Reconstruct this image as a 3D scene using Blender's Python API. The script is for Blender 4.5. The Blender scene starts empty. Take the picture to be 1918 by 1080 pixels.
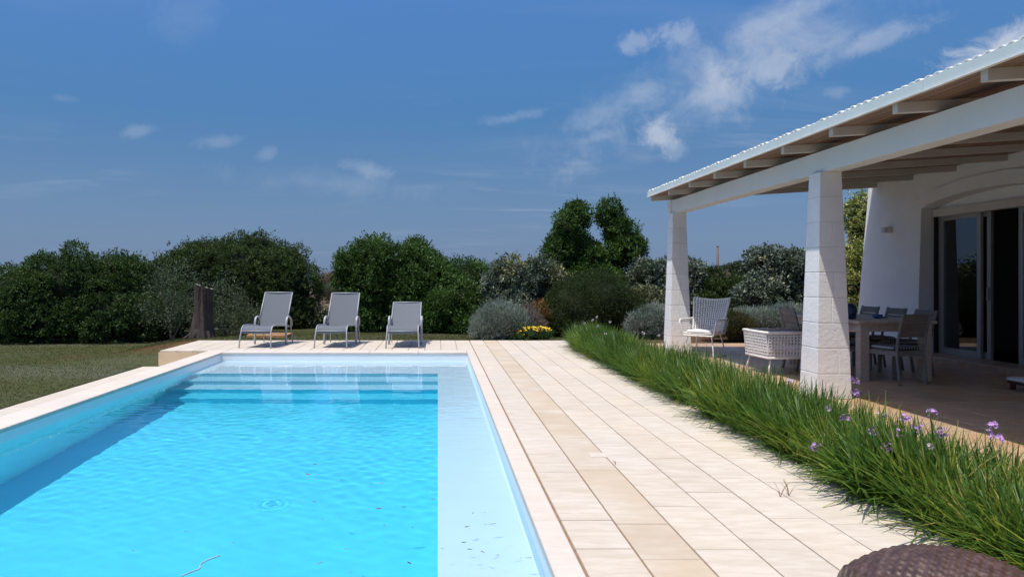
import bpy, math, random
import numpy as np
from mathutils import Vector, Matrix
R = math.radians
random.seed(7)
sc = bpy.context.scene
# ------------------------------------------------------------------ camera
FPX = 1350.0; VX, VY = 820.0, 520.0; H = 1.4        # focal length and vanishing point of the pool axis in photo pixels, eye height
cam = bpy.data.cameras.new('camera'); co = bpy.data.objects.new('camera', cam)
sc.collection.objects.link(co); sc.camera = co
co.location = (0, 0, H); co.rotation_euler = (R(90), 0, 0)
cam.sensor_width = 36; cam.lens = FPX/1918*36
cam.shift_x = (959-VX)/1918; cam.shift_y = -(540-VY)/1918
cam.clip_start = .05; cam.clip_end = 6000
# ------------------------------------------------------------------ sun and sky
SD = Vector((.28, .20, -1.0)).normalized()           # direction the sunlight travels
sun = bpy.data.lights.new('sun', 'SUN'); so = bpy.data.objects.new('sun', sun); sc.collection.objects.link(so)
sun.energy = 3.4; sun.angle = R(.5); sun.color = (1, .95, .875)
so.rotation_euler = SD.to_track_quat('-Z', 'Y').to_euler()
so.location = (-4, -3, 20)
sc.view_settings.view_transform = 'Standard'; sc.view_settings.look = 'None'
sc.view_settings.gamma = 1; sc.view_settings.exposure = 0.30
sc.view_settings.use_curve_mapping = False
world = bpy.data.worlds.new('World'); sc.world = world; world.use_nodes = True
world.cycles.sampling_method = 'MANUAL'; world.cycles.sample_map_resolution = 512

class NT:
    """small helper for building node trees"""
    def __init__(s, tree): s.t = tree; s.n = tree.nodes; s.l = tree.links
    def add(s, typ, **kw):
        n = s.n.new(typ)
        for k, v in kw.items(): setattr(n, k, v)
        return n
    def put(s, sock, v):
        if v is None: return
        if isinstance(v, bpy.types.NodeSocket): s.l.new(v, sock)
        elif isinstance(v, (tuple, list)) and len(v) == 3 and sock.type == 'RGBA': sock.default_value = (*v, 1)
        else: sock.default_value = v
    def math(s, op, a, b=None, c=None, clamp=False):
        n = s.add('ShaderNodeMath', operation=op, use_clamp=clamp)
        for i, v in enumerate((a, b, c)): s.put(n.inputs[i], v)
        return n.outputs[0]
    def vmath(s, op, a, b=None):
        n = s.add('ShaderNodeVectorMath', operation=op)
        s.put(n.inputs[0], a); s.put(n.inputs[1], b)
        return n.outputs['Value'] if op in ('DOT_PRODUCT', 'LENGTH') else n.outputs[0]
    def mix(s, f, a, b, typ='MIX'):
        n = s.add('ShaderNodeMix', data_type='RGBA', blend_type=typ)
        s.put(n.inputs['Factor'], f); s.put(n.inputs[6], a); s.put(n.inputs[7], b)
        return n.outputs[2]
    def noise(s, vec, scale, detail=4, rough=.55, dist=0):
        n = s.add('ShaderNodeTexNoise'); s.put(n.inputs['Vector'], vec)
        n.inputs['Scale'].default_value = scale; n.inputs['Detail'].default_value = detail
        n.inputs['Roughness'].default_value = rough; n.inputs['Distortion'].default_value = dist
        return n.outputs['Fac']
    def ramp(s, f, stops):
        n = s.add('ShaderNodeValToRGB'); s.put(n.inputs[0], f); e = n.color_ramp.elements
        while len(e) < len(stops): e.new(.5)
        for q, (p, c) in zip(e, stops): q.position = p; q.color = (*c, 1) if len(c) == 3 else c
        return n.outputs[0]
    def rng(s, v, a, b, c=0, d=1, typ='SMOOTHSTEP'):
        n = s.add('ShaderNodeMapRange', interpolation_type=typ)
        for i, q in enumerate((v, a, b, c, d)): s.put(n.inputs[i], q)
        return n.outputs[0]
    def mapping(s, vec, scale=(1, 1, 1), rot=(0, 0, 0), loc=(0, 0, 0)):
        n = s.add('ShaderNodeMapping'); s.put(n.inputs[0], vec)
        n.inputs['Scale'].default_value = scale; n.inputs['Rotation'].default_value = rot; n.inputs['Location'].default_value = loc
        return n.outputs[0]

def px_dir(x, y):
    return Vector(((x-VX)/FPX, 1, (VY-y)/FPX)).normalized()

def build_sky():
    t = NT(world.node_tree); t.n.clear()
    sky = t.add('ShaderNodeTexSky', sky_type='NISHITA', sun_disc=False)
    p = -SD
    sky.sun_elevation = math.asin(p.z); sky.sun_rotation = math.atan2(p.x, p.y) % (2*math.pi)
    sky.air_density = 1.0; sky.dust_density = 1.6; sky.ozone_density = 3.0; sky.altitude = 0
    d = t.add('ShaderNodeTexCoord').outputs['Generated']
    z = t.add('ShaderNodeSeparateXYZ'); t.put(z.inputs[0], d); z = z.outputs[2]
    zc = t.math('MAXIMUM', z, .03)
    flat = t.add('ShaderNodeCombineXYZ'); xy = t.add('ShaderNodeSeparateXYZ'); t.put(xy.inputs[0], d)
    t.put(flat.inputs[0], t.math('DIVIDE', xy.outputs[0], t.math('ADD', zc, .12)))
    t.put(flat.inputs[1], t.math('DIVIDE', xy.outputs[1], t.math('ADD', zc, .12)))
    fl = flat.outputs[0]
    base = t.add('ShaderNodeHueSaturation'); t.put(base.inputs['Color'], sky.outputs[0])
    base.inputs['Saturation'].default_value = SKY['sat']; base.inputs['Value'].default_value = SKY['val']
    base.inputs['Hue'].default_value = SKY['hue']
    # the hazy lower air is a little duller than the model's
    hz = t.rng(z, .16, .75, 1, 0)
    low = t.ramp(z, [(0.0, SKY['hazecol']), (.10, (.66, 1.24, 2.2)), (.22, (.36, 1.10, 2.35)), (.40, (.21, .96, 2.55))])
    col = t.mix(t.math('MULTIPLY', hz, SKY['haze']), base.outputs[0], low)
    # thin high wisps
    n1 = t.noise(t.mapping(fl, (.55, 1.5, 1), (0, 0, .35)), 1.3, 7, .62, .5)
    n2 = t.noise(t.mapping(fl, (.35, .35, 1)), .9, 3, .5)
    w = t.math('MULTIPLY', t.rng(n1, .47, .80), t.rng(n2, .42, .66))
    col = t.mix(t.math('MULTIPLY', w, .5), col, SKY['cloud'])
    # separate puffs where the photograph has them
    NZ = {q: t.noise(d, q, 9, .66, .5) for q in (13, 26)}
    def puff(x, y, rx, ry, sc_, lo, hi, amt, tilt=0.0):
        c = px_dir(x, y); k = FPX
        rel = t.vmath('SUBTRACT', d, tuple(c))
        right = Vector((c.y, -c.x, 0)).normalized(); up = right.cross(c).normalized()
        a = math.radians(tilt); r2 = right*math.cos(a)+up*math.sin(a); u2 = up*math.cos(a)-right*math.sin(a)
        u = t.math('MULTIPLY', t.vmath('DOT_PRODUCT', rel, tuple(r2)), k/rx)
        v = t.math('MULTIPLY', t.vmath('DOT_PRODUCT', rel, tuple(u2)), k/ry)
        front = t.math('GREATER_THAN', t.vmath('DOT_PRODUCT', d, tuple(c)), .5)
        rr = t.math('SQRT', t.math('ADD', t.math('MULTIPLY', u, u), t.math('MULTIPLY', v, v)))
        n = NZ[26 if sc_ > 17 else 13]
        m = t.math('ADD', t.math('SUBTRACT', 1, rr), t.math('MULTIPLY', t.math('SUBTRACT', n, .5), 2.6))
        return t.math('MULTIPLY', t.math('MULTIPLY', t.rng(m, lo, hi), amt), front)
    for args in [(1850, 150, 150, 66, 26, .0, .95, .95, 26), (1232, 246, 40, 46, 30, .05, 1.0, .75), (1262, 280, 34, 22, 30, 0, .8, .25),
                 (1435, 128, 90, 50, 22, .0, .9, .50), (1370, 170, 90, 40, 22, .0, 1.0, .36), (1275, 68, 40, 28, 30, .0, .8, .42),
                 (1192, 78, 42, 24, 30, 0, .8, .38), (1640, 78, 120, 20, 22, 0, 1.0, .36, 14), (1400, 100, 380, 90, 14, 0, 1.5, .50, 24), (1330, 190, 300, 60, 14, .1, 1.5, .35, 18), (1500, 20, 200, 30, 14, .1, 1.4, .35, 16),
                 (960, 220, 70, 13, 26, 0, 1.0, .22, 8), (1150, 200, 160, 26, 18, 0, 1.1, .22, 20), (262, 245, 32, 13, 30, 0, .9, .22, 15), (405, 265, 56, 17, 26, 0, 1, .2, 6),
                 (500, 288, 40, 15, 26, 0, 1, .18, 25), (690, 318, 60, 18, 26, 0, 1, .28, -12), (350, 40, 90, 60, 16, 0, 1.6, .14, 30), (1120, 258, 60, 12, 26, 0, 1, .22, 10),
                 (620, 345, 260, 34, 12, 0, 1.4, .20, -4), (1565, 172, 26, 11, 30, 0, .9, .2), (115, 184, 24, 8, 30, 0, .9, .10)]:
        col = t.mix(puff(*args), col, SKY['cloud'])
    bg = t.add('ShaderNodeBackground'); t.put(bg.inputs[0], col); bg.inputs[1].default_value = SKY['str']
    out = t.add('ShaderNodeOutputWorld'); t.l.new(bg.outputs[0], out.inputs[0])
SKY = dict(str=.15, sat=1.2, val=1.0, hue=.51, haze=.92, hazecol=(.86, 1.28, 2.15), cloud=(2.8, 3.15, 3.8))
build_sky()
C = sc.collection
# ------------------------------------------------------------------ helpers
def tag(o, label=None, cat=None, group=None, kind=None):
    for k, v in (('label', label), ('category', cat), ('group', group), ('kind', kind)):
        if v: o[k] = v
    return o
def link(o, parent=None):
    C.objects.link(o)
    if parent is not None: o.parent = parent
    return o
def thing(name, label, cat, loc=(0, 0, 0), rz=0, group=None):
    o = bpy.data.objects.new(name, None); o.empty_display_size = .1
    o.location = loc; o.rotation_euler = (0, 0, rz)
    return tag(link(o), label, cat, group)
def copy_tree(o, parent=None):
    c = o.copy(); link(c); c.parent = parent
    for ch in o.children: copy_tree(ch, c)
    return c

class MB:
    def __init__(s): s.v = []; s.f = []; s.smooth = []
    def add(s, vs, fs, smooth=False):
        b = len(s.v); s.v += [tuple(q) for q in vs]; s.f += [tuple(i+b for i in f) for f in fs]; s.smooth += [smooth]*len(fs); return s
    def box(s, x0, x1, y0, y1, z0, z1, M=None, ch=0):
        vs = [(x0, y0, z0), (x1, y0, z0), (x1, y1, z0), (x0, y1, z0)]
        if ch:
            vs += [(x0, y0, z1-ch), (x1, y0, z1-ch), (x1, y1, z1-ch), (x0, y1, z1-ch),
                   (x0+ch, y0+ch, z1), (x1-ch, y0+ch, z1), (x1-ch, y1-ch, z1), (x0+ch, y1-ch, z1)]
            fs = [(3, 2, 1, 0), (8, 9, 10, 11)]
            for k in (0, 4):
                fs += [(k, k+1, k+5, k+4), (k+1, k+2, k+6, k+5), (k+2, k+3, k+7, k+6), (k+3, k, k+4, k+7)]
        else:
            vs += [(x0, y0, z1), (x1, y0, z1), (x1, y1, z1), (x0, y1, z1)]
            fs = [(3, 2, 1, 0), (4, 5, 6, 7), (0, 1, 5, 4), (1, 2, 6, 5), (2, 3, 7, 6), (3, 0, 4, 7)]
        if M is not None: vs = [M @ Vector(q) for q in vs]
        return s.add(vs, fs)
    def bar(s, p0, p1, w, h, upv=(0, 0, 1)):
        p0, p1 = Vector(p0), Vector(p1); d = (p1-p0).normalized(); u = Vector(upv)
        sd = d.cross(u)
        if sd.length < 1e-4: sd = d.cross(Vector((0, 1, 0)))
        sd.normalize(); u = sd.cross(d).normalized()
        q = []
        for p in (p0, p1):
            for a, b in ((-1, -1), (1, -1), (1, 1), (-1, 1)): q.append(p+sd*(a*w/2)+u*(b*h/2))
        return s.add(q, [(0, 1, 2, 3), (7, 6, 5, 4), (0, 4, 5, 1), (1, 5, 6, 2), (2, 6, 7, 3), (3, 7, 4, 0)])
    def tube(s, pts, r, n=8, closed=False, flat=1.0):
        pts = [Vector(p) for p in pts]; m = len(pts); rings = []
        rr = r if isinstance(r, (list, tuple)) else [r]*m
        nrm = None
        for i in range(m):
            a = pts[(i-1) % m] if (closed or i > 0) else pts[i]
            b = pts[(i+1) % m] if (closed or i < m-1) else pts[i]
            t = (b-a)
            t = t.normalized() if t.length > 1e-9 else Vector((0, 0, 1))
            if nrm is None:
                nrm = t.cross(Vector((1, 0, 0)))
                if nrm.length < .2: nrm = t.cross(Vector((0, 1, 0)))
            nrm = (nrm - t*nrm.dot(t)).normalized(); bn = t.cross(nrm)
            rings.append([pts[i]+(nrm*math.cos(2*math.pi*k/n)+bn*(flat*math.sin(2*math.pi*k/n)))*rr[i] for k in range(n)])
        vs = [q for g in rings for q in g]; fs = []
        for i in range(m if closed else m-1):
            j = (i+1) % m
            fs += [(i*n+k, i*n+(k+1) % n, j*n+(k+1) % n, j*n+k) for k in range(n)]
        if not closed: fs += [tuple(range(n))[::-1], tuple((m-1)*n+k for k in range(n))]
        return s.add(vs, fs, True)
    def grid(s, fn, nu, nv, smooth=True):
        vs = [fn(i/nu, j/nv) for j in range(nv+1) for i in range(nu+1)]
        fs = [(j*(nu+1)+i, j*(nu+1)+i+1, (j+1)*(nu+1)+i+1, (j+1)*(nu+1)+i) for j in range(nv) for i in range(nu)]
        return s.add(vs, fs, smooth)
    def lathe(s, prof, c=(0, 0, 0), n=20):
        vs = []; fs = []
        for r, z in prof:
            vs += [(c[0]+r*math.cos(2*math.pi*k/n), c[1]+r*math.sin(2*math.pi*k/n), c[2]+z) for k in range(n)]
        for i in range(len(prof)-1):
            fs += [(i*n+k, i*n+(k+1) % n, (i+1)*n+(k+1) % n, (i+1)*n+k) for k in range(n)]
        fs += [tuple(range(n))[::-1], tuple((len(prof)-1)*n+k for k in range(n))]
        return s.add(vs, fs, True)
    def ball(s, c, r, nu=10, nv=6):
        rx, ry, rz = r if isinstance(r, (tuple, list)) else (r, r, r)
        vs = [(c[0], c[1], c[2]-rz)]
        for j in range(1, nv):
            a = -math.pi/2+math.pi*j/nv
            vs += [(c[0]+rx*math.cos(a)*math.cos(2*math.pi*k/nu), c[1]+ry*math.cos(a)*math.sin(2*math.pi*k/nu), c[2]+rz*math.sin(a)) for k in range(nu)]
        vs.append((c[0], c[1], c[2]+rz)); t = len(vs)-1; fs = []
        for k in range(nu):
            k2 = (k+1) % nu
            fs.append((0, 1+k2, 1+k))
            for j in range(nv-2): fs.append((1+j*nu+k, 1+j*nu+k2, 1+(j+1)*nu+k2, 1+(j+1)*nu+k))
            fs.append((1+(nv-2)*nu+k, 1+(nv-2)*nu+k2, t))
        return s.add(vs, fs, True)
    def mesh(s, name, m):
        me = bpy.data.meshes.new(name); me.from_pydata(s.v, [], s.f)
        me.polygons.foreach_set('use_smooth', s.smooth); me.materials.append(m); me.update(); return me
    def build(s, name, m, parent=None):
        return link(bpy.data.objects.new(name, s.mesh(name, m)), parent)
def rounded_box(x0, x1, y0, y1, z0, z1, r):
    """soft cushion shape"""
    mb = MB(); n = 14
    cx, cy, cz = (x0+x1)/2, (y0+y1)/2, (z0+z1)/2; hx, hy, hz = (x1-x0)/2, (y1-y0)/2, (z1-z0)/2
    def sgnp(a, p): return math.copysign(abs(a)**p, a)
    def fn(u, v):
        a = 2*math.pi*u; b = -math.pi/2+math.pi*v
        cb = sgnp(math.cos(b), .35)
        return (cx+hx*cb*sgnp(math.cos(a), .3), cy+hy*cb*sgnp(math.sin(a), .3), cz+hz*sgnp(math.sin(b), .7))
    mb.grid(fn, 28, 10); return mb
def fast_mesh(name, V, n_per, m, tint=None, smooth=False):
    """V: (faces*n_per, 3) array, every face has its own n_per corners"""
    nv = len(V); nf = nv//n_per
    me = bpy.data.meshes.new(name)
    me.vertices.add(nv); me.vertices.foreach_set('co', np.ascontiguousarray(V, dtype=np.float32).ravel())
    me.loops.add(nv); me.loops.foreach_set('vertex_index', np.arange(nv, dtype=np.int32))
    me.polygons.add(nf); me.polygons.foreach_set('loop_start', np.arange(0, nv, n_per, dtype=np.int32))
    me.update(calc_edges=True); me.validate()
    if tint is not None:
        a = me.attributes.new('tint', 'FLOAT', 'FACE'); a.data.foreach_set('value', np.ascontiguousarray(tint, dtype=np.float32))
    me.materials.append(m); return me

# ------------------------------------------------------------------ materials
def new_mat(name):
    m = bpy.data.materials.new(name); m.use_nodes = True; t = NT(m.node_tree)
    b = t.n['Principled BSDF']; return m, t, b
def simple(name, col, rough=.5, var=.12, scale=6, bump=0, bscale=60, metal=0, spec=.5, objvar=0, stretch=(1, 1, 1)):
    m, t, b = new_mat(name)
    oc = t.mapping(t.add('ShaderNodeTexCoord').outputs['Object'], stretch)
    f = t.noise(oc, scale, 6, .6)
    lo = tuple(c*(1-var) for c in col); hi = tuple(min(1, c*(1+var)) for c in col)
    c = t.ramp(f, [(.3, lo), (.7, hi)])
    if objvar:
        r = t.add('ShaderNodeObjectInfo').outputs['Random']
        h = t.add('ShaderNodeHueSaturation'); t.put(h.inputs['Color'], c); t.put(h.inputs['Value'], t.rng(r, 0, 1, 1-objvar, 1+objvar, 'LINEAR')); c = h.outputs[0]
    t.put(b.inputs['Base Color'], c); b.inputs['Roughness'].default_value = rough
    b.inputs['Metallic'].default_value = metal; b.inputs['Specular IOR Level'].default_value = spec
    if bump:
        bp = t.add('ShaderNodeBump'); bp.inputs['Strength'].default_value = bump; bp.inputs['Distance'].default_value = .01
        t.put(bp.inputs['Height'], t.noise(oc, bscale, 5, .6)); t.put(b.inputs['Normal'], bp.outputs[0])
    return m
def stone(name, c1, c2, stain, rough=.75, amt=.5, world_stain=None, objv=.07):
    """limestone slabs: each slab has its own tone, soft veins along X, a few stains"""
    m, t, b = new_mat(name)
    tc = t.add('ShaderNodeTexCoord').outputs['Object']
    geo = t.add('ShaderNodeNewGeometry').outputs['Position']
    r = t.add('ShaderNodeObjectInfo').outputs['Random']
    off = t.add('ShaderNodeCombineXYZ'); t.put(off.inputs[0], t.math('MULTIPLY', r, 37.)); t.put(off.inputs[1], t.math('MULTIPLY', r, 91.))
    p = t.vmath('ADD', geo, off.outputs[0])
    vein = t.noise(t.mapping(p, (2.2, 9, 2), (0, 0, .12)), 1.6, 7, .62, .4)
    fine = t.noise(p, 45, 4, .6)
    big = t.noise(p, 1.1, 3, .5)
    c = t.mix(t.rng(vein, .3, .72), c1, c2)
    c = t.mix(t.math('MULTIPLY', t.rng(big, .52, .75), amt), c, stain)
    if world_stain: c = world_stain(t, geo, c, stain)
    h = t.add('ShaderNodeHueSaturation'); t.put(h.inputs['Color'], c)
    v = t.math('ADD', t.rng(r, 0, 1, 1-objv, 1+objv, 'LINEAR'), t.rng(fine, 0, 1, -.035, .035, 'LINEAR'))
    t.put(h.inputs['Value'], v); t.put(h.inputs['Saturation'], t.rng(t.math('FRACT', t.math('MULTIPLY', r, 7.3)), 0, 1, .92, 1.1, 'LINEAR'))
    t.put(b.inputs['Base Color'], h.outputs[0]); t.put(b.inputs['Roughness'], t.rng(fine, .3, .7, rough-.1, rough+.1))
    b.inputs['Specular IOR Level'].default_value = .3
    bp = t.add('ShaderNodeBump'); bp.inputs['Strength'].default_value = .12; bp.inputs['Distance'].default_value = .006
    t.put(bp.inputs['Height'], t.math('ADD', fine, vein)); t.put(b.inputs['Normal'], bp.outputs[0])
    return m
def deck_stain(t, geo, c, stain):
    s = t.add('ShaderNodeSeparateXYZ'); t.put(s.inputs[0], geo)
    x = s.outputs[0]
    band = t.math('MULTIPLY', t.rng(x, 1.00, 1.01), t.rng(x, 1.318, 1.325, 1, 0))      # the row of yellower slabs over the pipe run
    n = t.noise(geo, 1.7, 4, .6)
    return t.mix(t.math('MULTIPLY', band, t.rng(n, .3, .62, .15, .75)), c, stain)
M = {}
M['deck'] = stone('cream limestone', (.53, .462, .37), (.63, .565, .475), (.50, .40, .28), .8, .22, deck_stain, objv=.035)
M['coping'] = stone('pale coping limestone', (.60, .525, .44), (.66, .59, .51), (.57, .465, .36), .72, .3, objv=.03)
M['riser'] = stone('tan limestone', (.66, .51, .33), (.72, .57, .38), (.60, .46, .28), .75, .4)
M['terrace'] = stone('polished travertine', (.44, .28, .165), (.58, .41, .265), (.38, .24, .14), .42, .5, objv=.08)
M['grout'] = simple('brown joint mortar', (.27, .17, .105), .9, .25, 20)
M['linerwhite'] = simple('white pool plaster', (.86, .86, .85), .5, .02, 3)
M['liner'] = simple('pool plaster with faint water tint', (.70, .80, .86), .6, .02, 3)  # faint blue of shallow water put into the plaster colour
M['liner2'] = simple('pool plaster with light water tint', (.42, .74, .86), .6, .03, 3)  # steps: the water's depth tint painted into the plaster
M['liner3'] = simple('pool plaster with deep water tint', (.085, .70, .88), .6, .05, 2)  # deep water's absorption of light painted in as blue
M['liner4'] = simple('pool plaster with turquoise water tint', (.34, .90, .90), .6, .05, 2)  # water tint painted in, kept light to brighten the wall in shadow
M['white'] = simple('white limewash', (.84, .825, .80), .75, .035, 3, .35, 28)
M['block'] = simple('white painted block', (.85, .835, .81), .78, .04, 5, .55, 22, objvar=.035)
M['mortar'] = simple('white mortar', (.70, .69, .68), .8, .05, 9)
M['beam'] = simple('white concrete beam', (.80, .80, .78), .7, .03, 2.5, .2, 40)
M['paintwood'] = simple('cream painted wood', (.62, .57, .50), .55, .05, 4, .15, 40)
M['board'] = simple('brown soffit board', (.27, .155, .095), .55, .28, 3, .2, 40, objvar=.16, stretch=(12, .6, 12))
M['rooftile'] = simple('white lime roof tile', (.80, .78, .75), .8, .12, 9, .4, 30, objvar=.08)
M['fascia'] = simple('pale zinc fascia', (.58, .66, .64), .45, .05, 3, .05, 30)
M['sling'] = simple('grey sling mesh', (.13, .142, .16), .8, .05, 40, .3, 260)
M['alu'] = simple('silver grey tube', (.36, .37, .385), .5, .04, 5, metal=.15)
M['rope'] = simple('white rope', (.84, .82, .79), .65, .06, 30, .3, 200)
M['cushion_white'] = simple('white cushion cloth', (.74, .73, .72), .85, .04, 8, .3, 150)
M['cushion_grey'] = simple('grey cushion cloth', (.25, .26, .30), .85, .06, 8, .3, 150)
M['teak'] = simple('grey weathered teak', (.235, .215, .20), .7, .25, 5, .3, 60, stretch=(1, 1, 6))
M['slat'] = simple('brown weathered teak', (.225, .19, .155), .65, .25, 5, .3, 60, stretch=(1, 6, 6))
M['tablewood'] = simple('pale weathered teak', (.52, .43, .35), .65, .2, 5, .3, 60, stretch=(6, 1, 6))
M['blueglaze'] = simple('dark blue glaze', (.015, .04, .11), .2, .3, 8)
M['bowlblue'] = simple('mid blue glaze', (.02, .11, .26), .25, .2, 8)
M['frame'] = simple('grey door frame', (.36, .345, .33), .45, .04, 4, metal=.2)
M['black'] = simple('black rubber', (.012, .012, .014), .6, .2, 8)
M['bark'] = simple('grey brown bark', (.055, .043, .036), .95, .6, 9, 1.0, 22, stretch=(1, 1, .22))
M['twig'] = simple('twig wood', (.09, .075, .055), .9, .3, 9)
M['cut'] = simple('grey cut wood', (.20, .18, .155), .9, .25, 12, .5, 40)
M['terracotta'] = simple('orange terracotta edge', (.50, .26, .10), .8, .2, 8)
M['ironlid'] = simple('dull lid', (.22, .17, .13), .8, .2, 8)
M['pole'] = simple('weathered pole', (.16, .12, .10), .9, .2, 4)
M['darkwood'] = simple('dark red wood', (.07, .025, .025), .5, .3, 6)
M['room'] = simple('grey room plaster', (.45, .43, .41), .9, .05, 2)  # even mid grey base colour of the room's walls and ceiling
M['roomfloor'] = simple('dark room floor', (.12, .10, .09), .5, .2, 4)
M['curtain'] = simple('grey blind', (.30, .33, .34), .9, .06, 4, stretch=(20, 20, .1))
M['lampbox'] = simple('cream lamp box', (.72, .69, .64), .6, .03, 5)
M['leafdry'] = simple('dry fallen leaf', (.13, .085, .05), .8, .3, 20, objvar=.5)
M['hose'] = simple('pale cord', (.35, .48, .52), .7, .1, 20)
M['lilac'] = simple('lilac petals', (.50, .29, .58), .7, .2, 40)
M['palelilac'] = simple('pale withered petals', (.55, .47, .50), .8, .15, 40)
M['yellow'] = simple('yellow petals', (.75, .50, .02), .7, .2, 40)
M['stalk'] = simple('flower stalk', (.10, .13, .04), .7, .2, 10)

def leaf_mat(name, stops, trans=.3, rough=.6, spec=.22, tcol=None):
    m, t, b = new_mat(name)
    a = t.add('ShaderNodeAttribute', attribute_name='tint').outputs['Fac']
    geo = t.add('ShaderNodeNewGeometry').outputs['Position']
    patch = t.noise(geo, 1.4, 3, .5)
    f = t.math('ADD', t.math('MULTIPLY', a, .8), t.rng(patch, .3, .7, -.12, .32), clamp=True)
    c = t.ramp(f, stops)
    t.put(b.inputs['Base Color'], c); b.inputs['Roughness'].default_value = rough; b.inputs['Specular IOR Level'].default_value = spec
    tr = t.add('ShaderNodeBsdfTranslucent'); t.put(tr.inputs[0], t.mix(.5, c, tcol or (.10, .16, .02)))
    mx = t.add('ShaderNodeMixShader'); mx.inputs[0].default_value = trans
    t.l.new(b.outputs[0], mx.inputs[1]); t.l.new(tr.outputs[0], mx.inputs[2])
    t.l.new(mx.outputs[0], t.n['Material Output'].inputs[0]); return m
M['lf_dark'] = leaf_mat('dark lentisk leaf', [(0, (.016, .036, .010)), (.5, (.036, .076, .018)), (1, (.075, .13, .032))], .25)
M['lf_dome'] = leaf_mat('olive green leaf', [(0, (.020, .036, .011)), (.5, (.046, .075, .021)), (1, (.09, .125, .038))], .25)
M['lf_gloss'] = leaf_mat('glossy mid green leaf', [(0, (.018, .045, .010)), (.5, (.045, .105, .020)), (1, (.11, .20, .04))], .3, .5, .3)
M['lf_olive'] = leaf_mat('silver olive leaf', [(0, (.045, .062, .038)), (.5, (.085, .11, .066)), (1, (.17, .20, .13))], .2, .5)
M['lf_silver'] = leaf_mat('silver variegated leaf', [(0, (.055, .075, .055)), (.55, (.13, .165, .12)), (.85, (.27, .31, .22)), (1, (.42, .40, .17))], .15, .5)
M['lf_silveryellow'] = leaf_mat('silver and yellow leaf', [(0, (.05, .06, .04)), (.5, (.12, .14, .08)), (.8, (.30, .30, .12)), (1, (.45, .38, .10))], .15, .5)
M['lf_fine'] = leaf_mat('fine dark leaf', [(0, (.016, .030, .010)), (.5, (.034, .056, .016)), (1, (.068, .09, .026))], .2, .6)
M['lf_santolina'] = leaf_mat('grey santolina leaf', [(0, (.11, .14, .115)), (.5, (.20, .245, .205)), (1, (.33, .37, .31))], .1, .7, .2)
M['lf_lavender'] = leaf_mat('brown seed spikes', [(0, (.09, .075, .07)), (.5, (.16, .13, .12)), (1, (.24, .20, .18))], .1, .8, .2)
M['lf_heath'] = leaf_mat('brown green leaf', [(0, (.028, .030, .010)), (.5, (.065, .060, .020)), (1, (.13, .10, .035))], .15, .7, .2)
M['lf_varieg'] = leaf_mat('yellow edged leaf', [(0, (.06, .10, .02)), (.35, (.17, .23, .05)), (.65, (.48, .48, .15)), (1, (.68, .64, .32))], .25, .45)
M['lf_far'] = leaf_mat('far tree leaf', [(0, (.03, .045, .025)), (.5, (.05, .07, .036)), (1, (.08, .10, .05))], .1, .8, .1)
M['lf_dry'] = leaf_mat('dry rust leaf', [(0, (.14, .07, .02)), (.5, (.25, .13, .04)), (1, (.32, .20, .07))], .2, .8, .1)
M['lf_brown'] = leaf_mat('dry grass stems', [(0, (.13, .085, .065)), (.5, (.19, .13, .10)), (1, (.26, .19, .14))], .1, .9, .1)
M['lf_garlic'] = leaf_mat('strap leaf', [(0, (.035, .095, .018)), (.4, (.07, .165, .028)), (.7, (.16, .25, .040)), (.92, (.34, .35, .06)), (1, (.48, .38, .13))], .4, .4, .4, (.20, .28, .02))
M['lf_lawn'] = leaf_mat('short lawn blade', [(0, (.035, .048, .016)), (.5, (.065, .075, .024)), (1, (.14, .125, .05))], .2, .7, .15)
M['core'] = simple('dark light blocking core', (.014, .020, .009), .95, .4, 6, spec=.1)  # for the added solid cores that stop light inside the crowns
M['coregrey'] = simple('grey light blocking core', (.05, .055, .045), .95, .4, 9, spec=.1)  # paler version for the added cores of the grey mounds
# ------------------------------------------------------------------ levels and outlines (metres)
PX0, PX1, PY0, PY1 = -4.05, .557, .9, 13.48          # pool inner edges
CL, CR, CF, CN = .35, .14, .42, .30                  # coping widths
DX1, DY1 = 2.84, 16.15                               # right and far edge of the paving
LX = -5.35                                           # left edge of the raised far terrace
ZL = -.30                                            # level of the lower strip and lawn on the left
TX0, TX1, TY0, TY1, ZT = 3.45, 8.4, -2.6, 14.55, .08 # veranda floor
WATER = -.125
def sm(a): a = min(1, max(0, a)); return a*a*(3-2*a)
def ground_h(x, y):
    if x > LX+.02 and y < DY1-.02 and x < DX1+.2: return -.40
    if -5.70 < x and y < 13.86 and x < 0: return -.40
    h = ZL+.275*sm((x+7.6)/2.1)*sm((y-13.6)/2.4)
    if x > DX1: h = -.03
    h += .02*math.sin(x*.9+1)*math.sin(y*.7)*sm((y-17)/3)
    d = math.hypot(x, y)
    if d > 60: h -= (d-60)*.006
    return h
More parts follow.
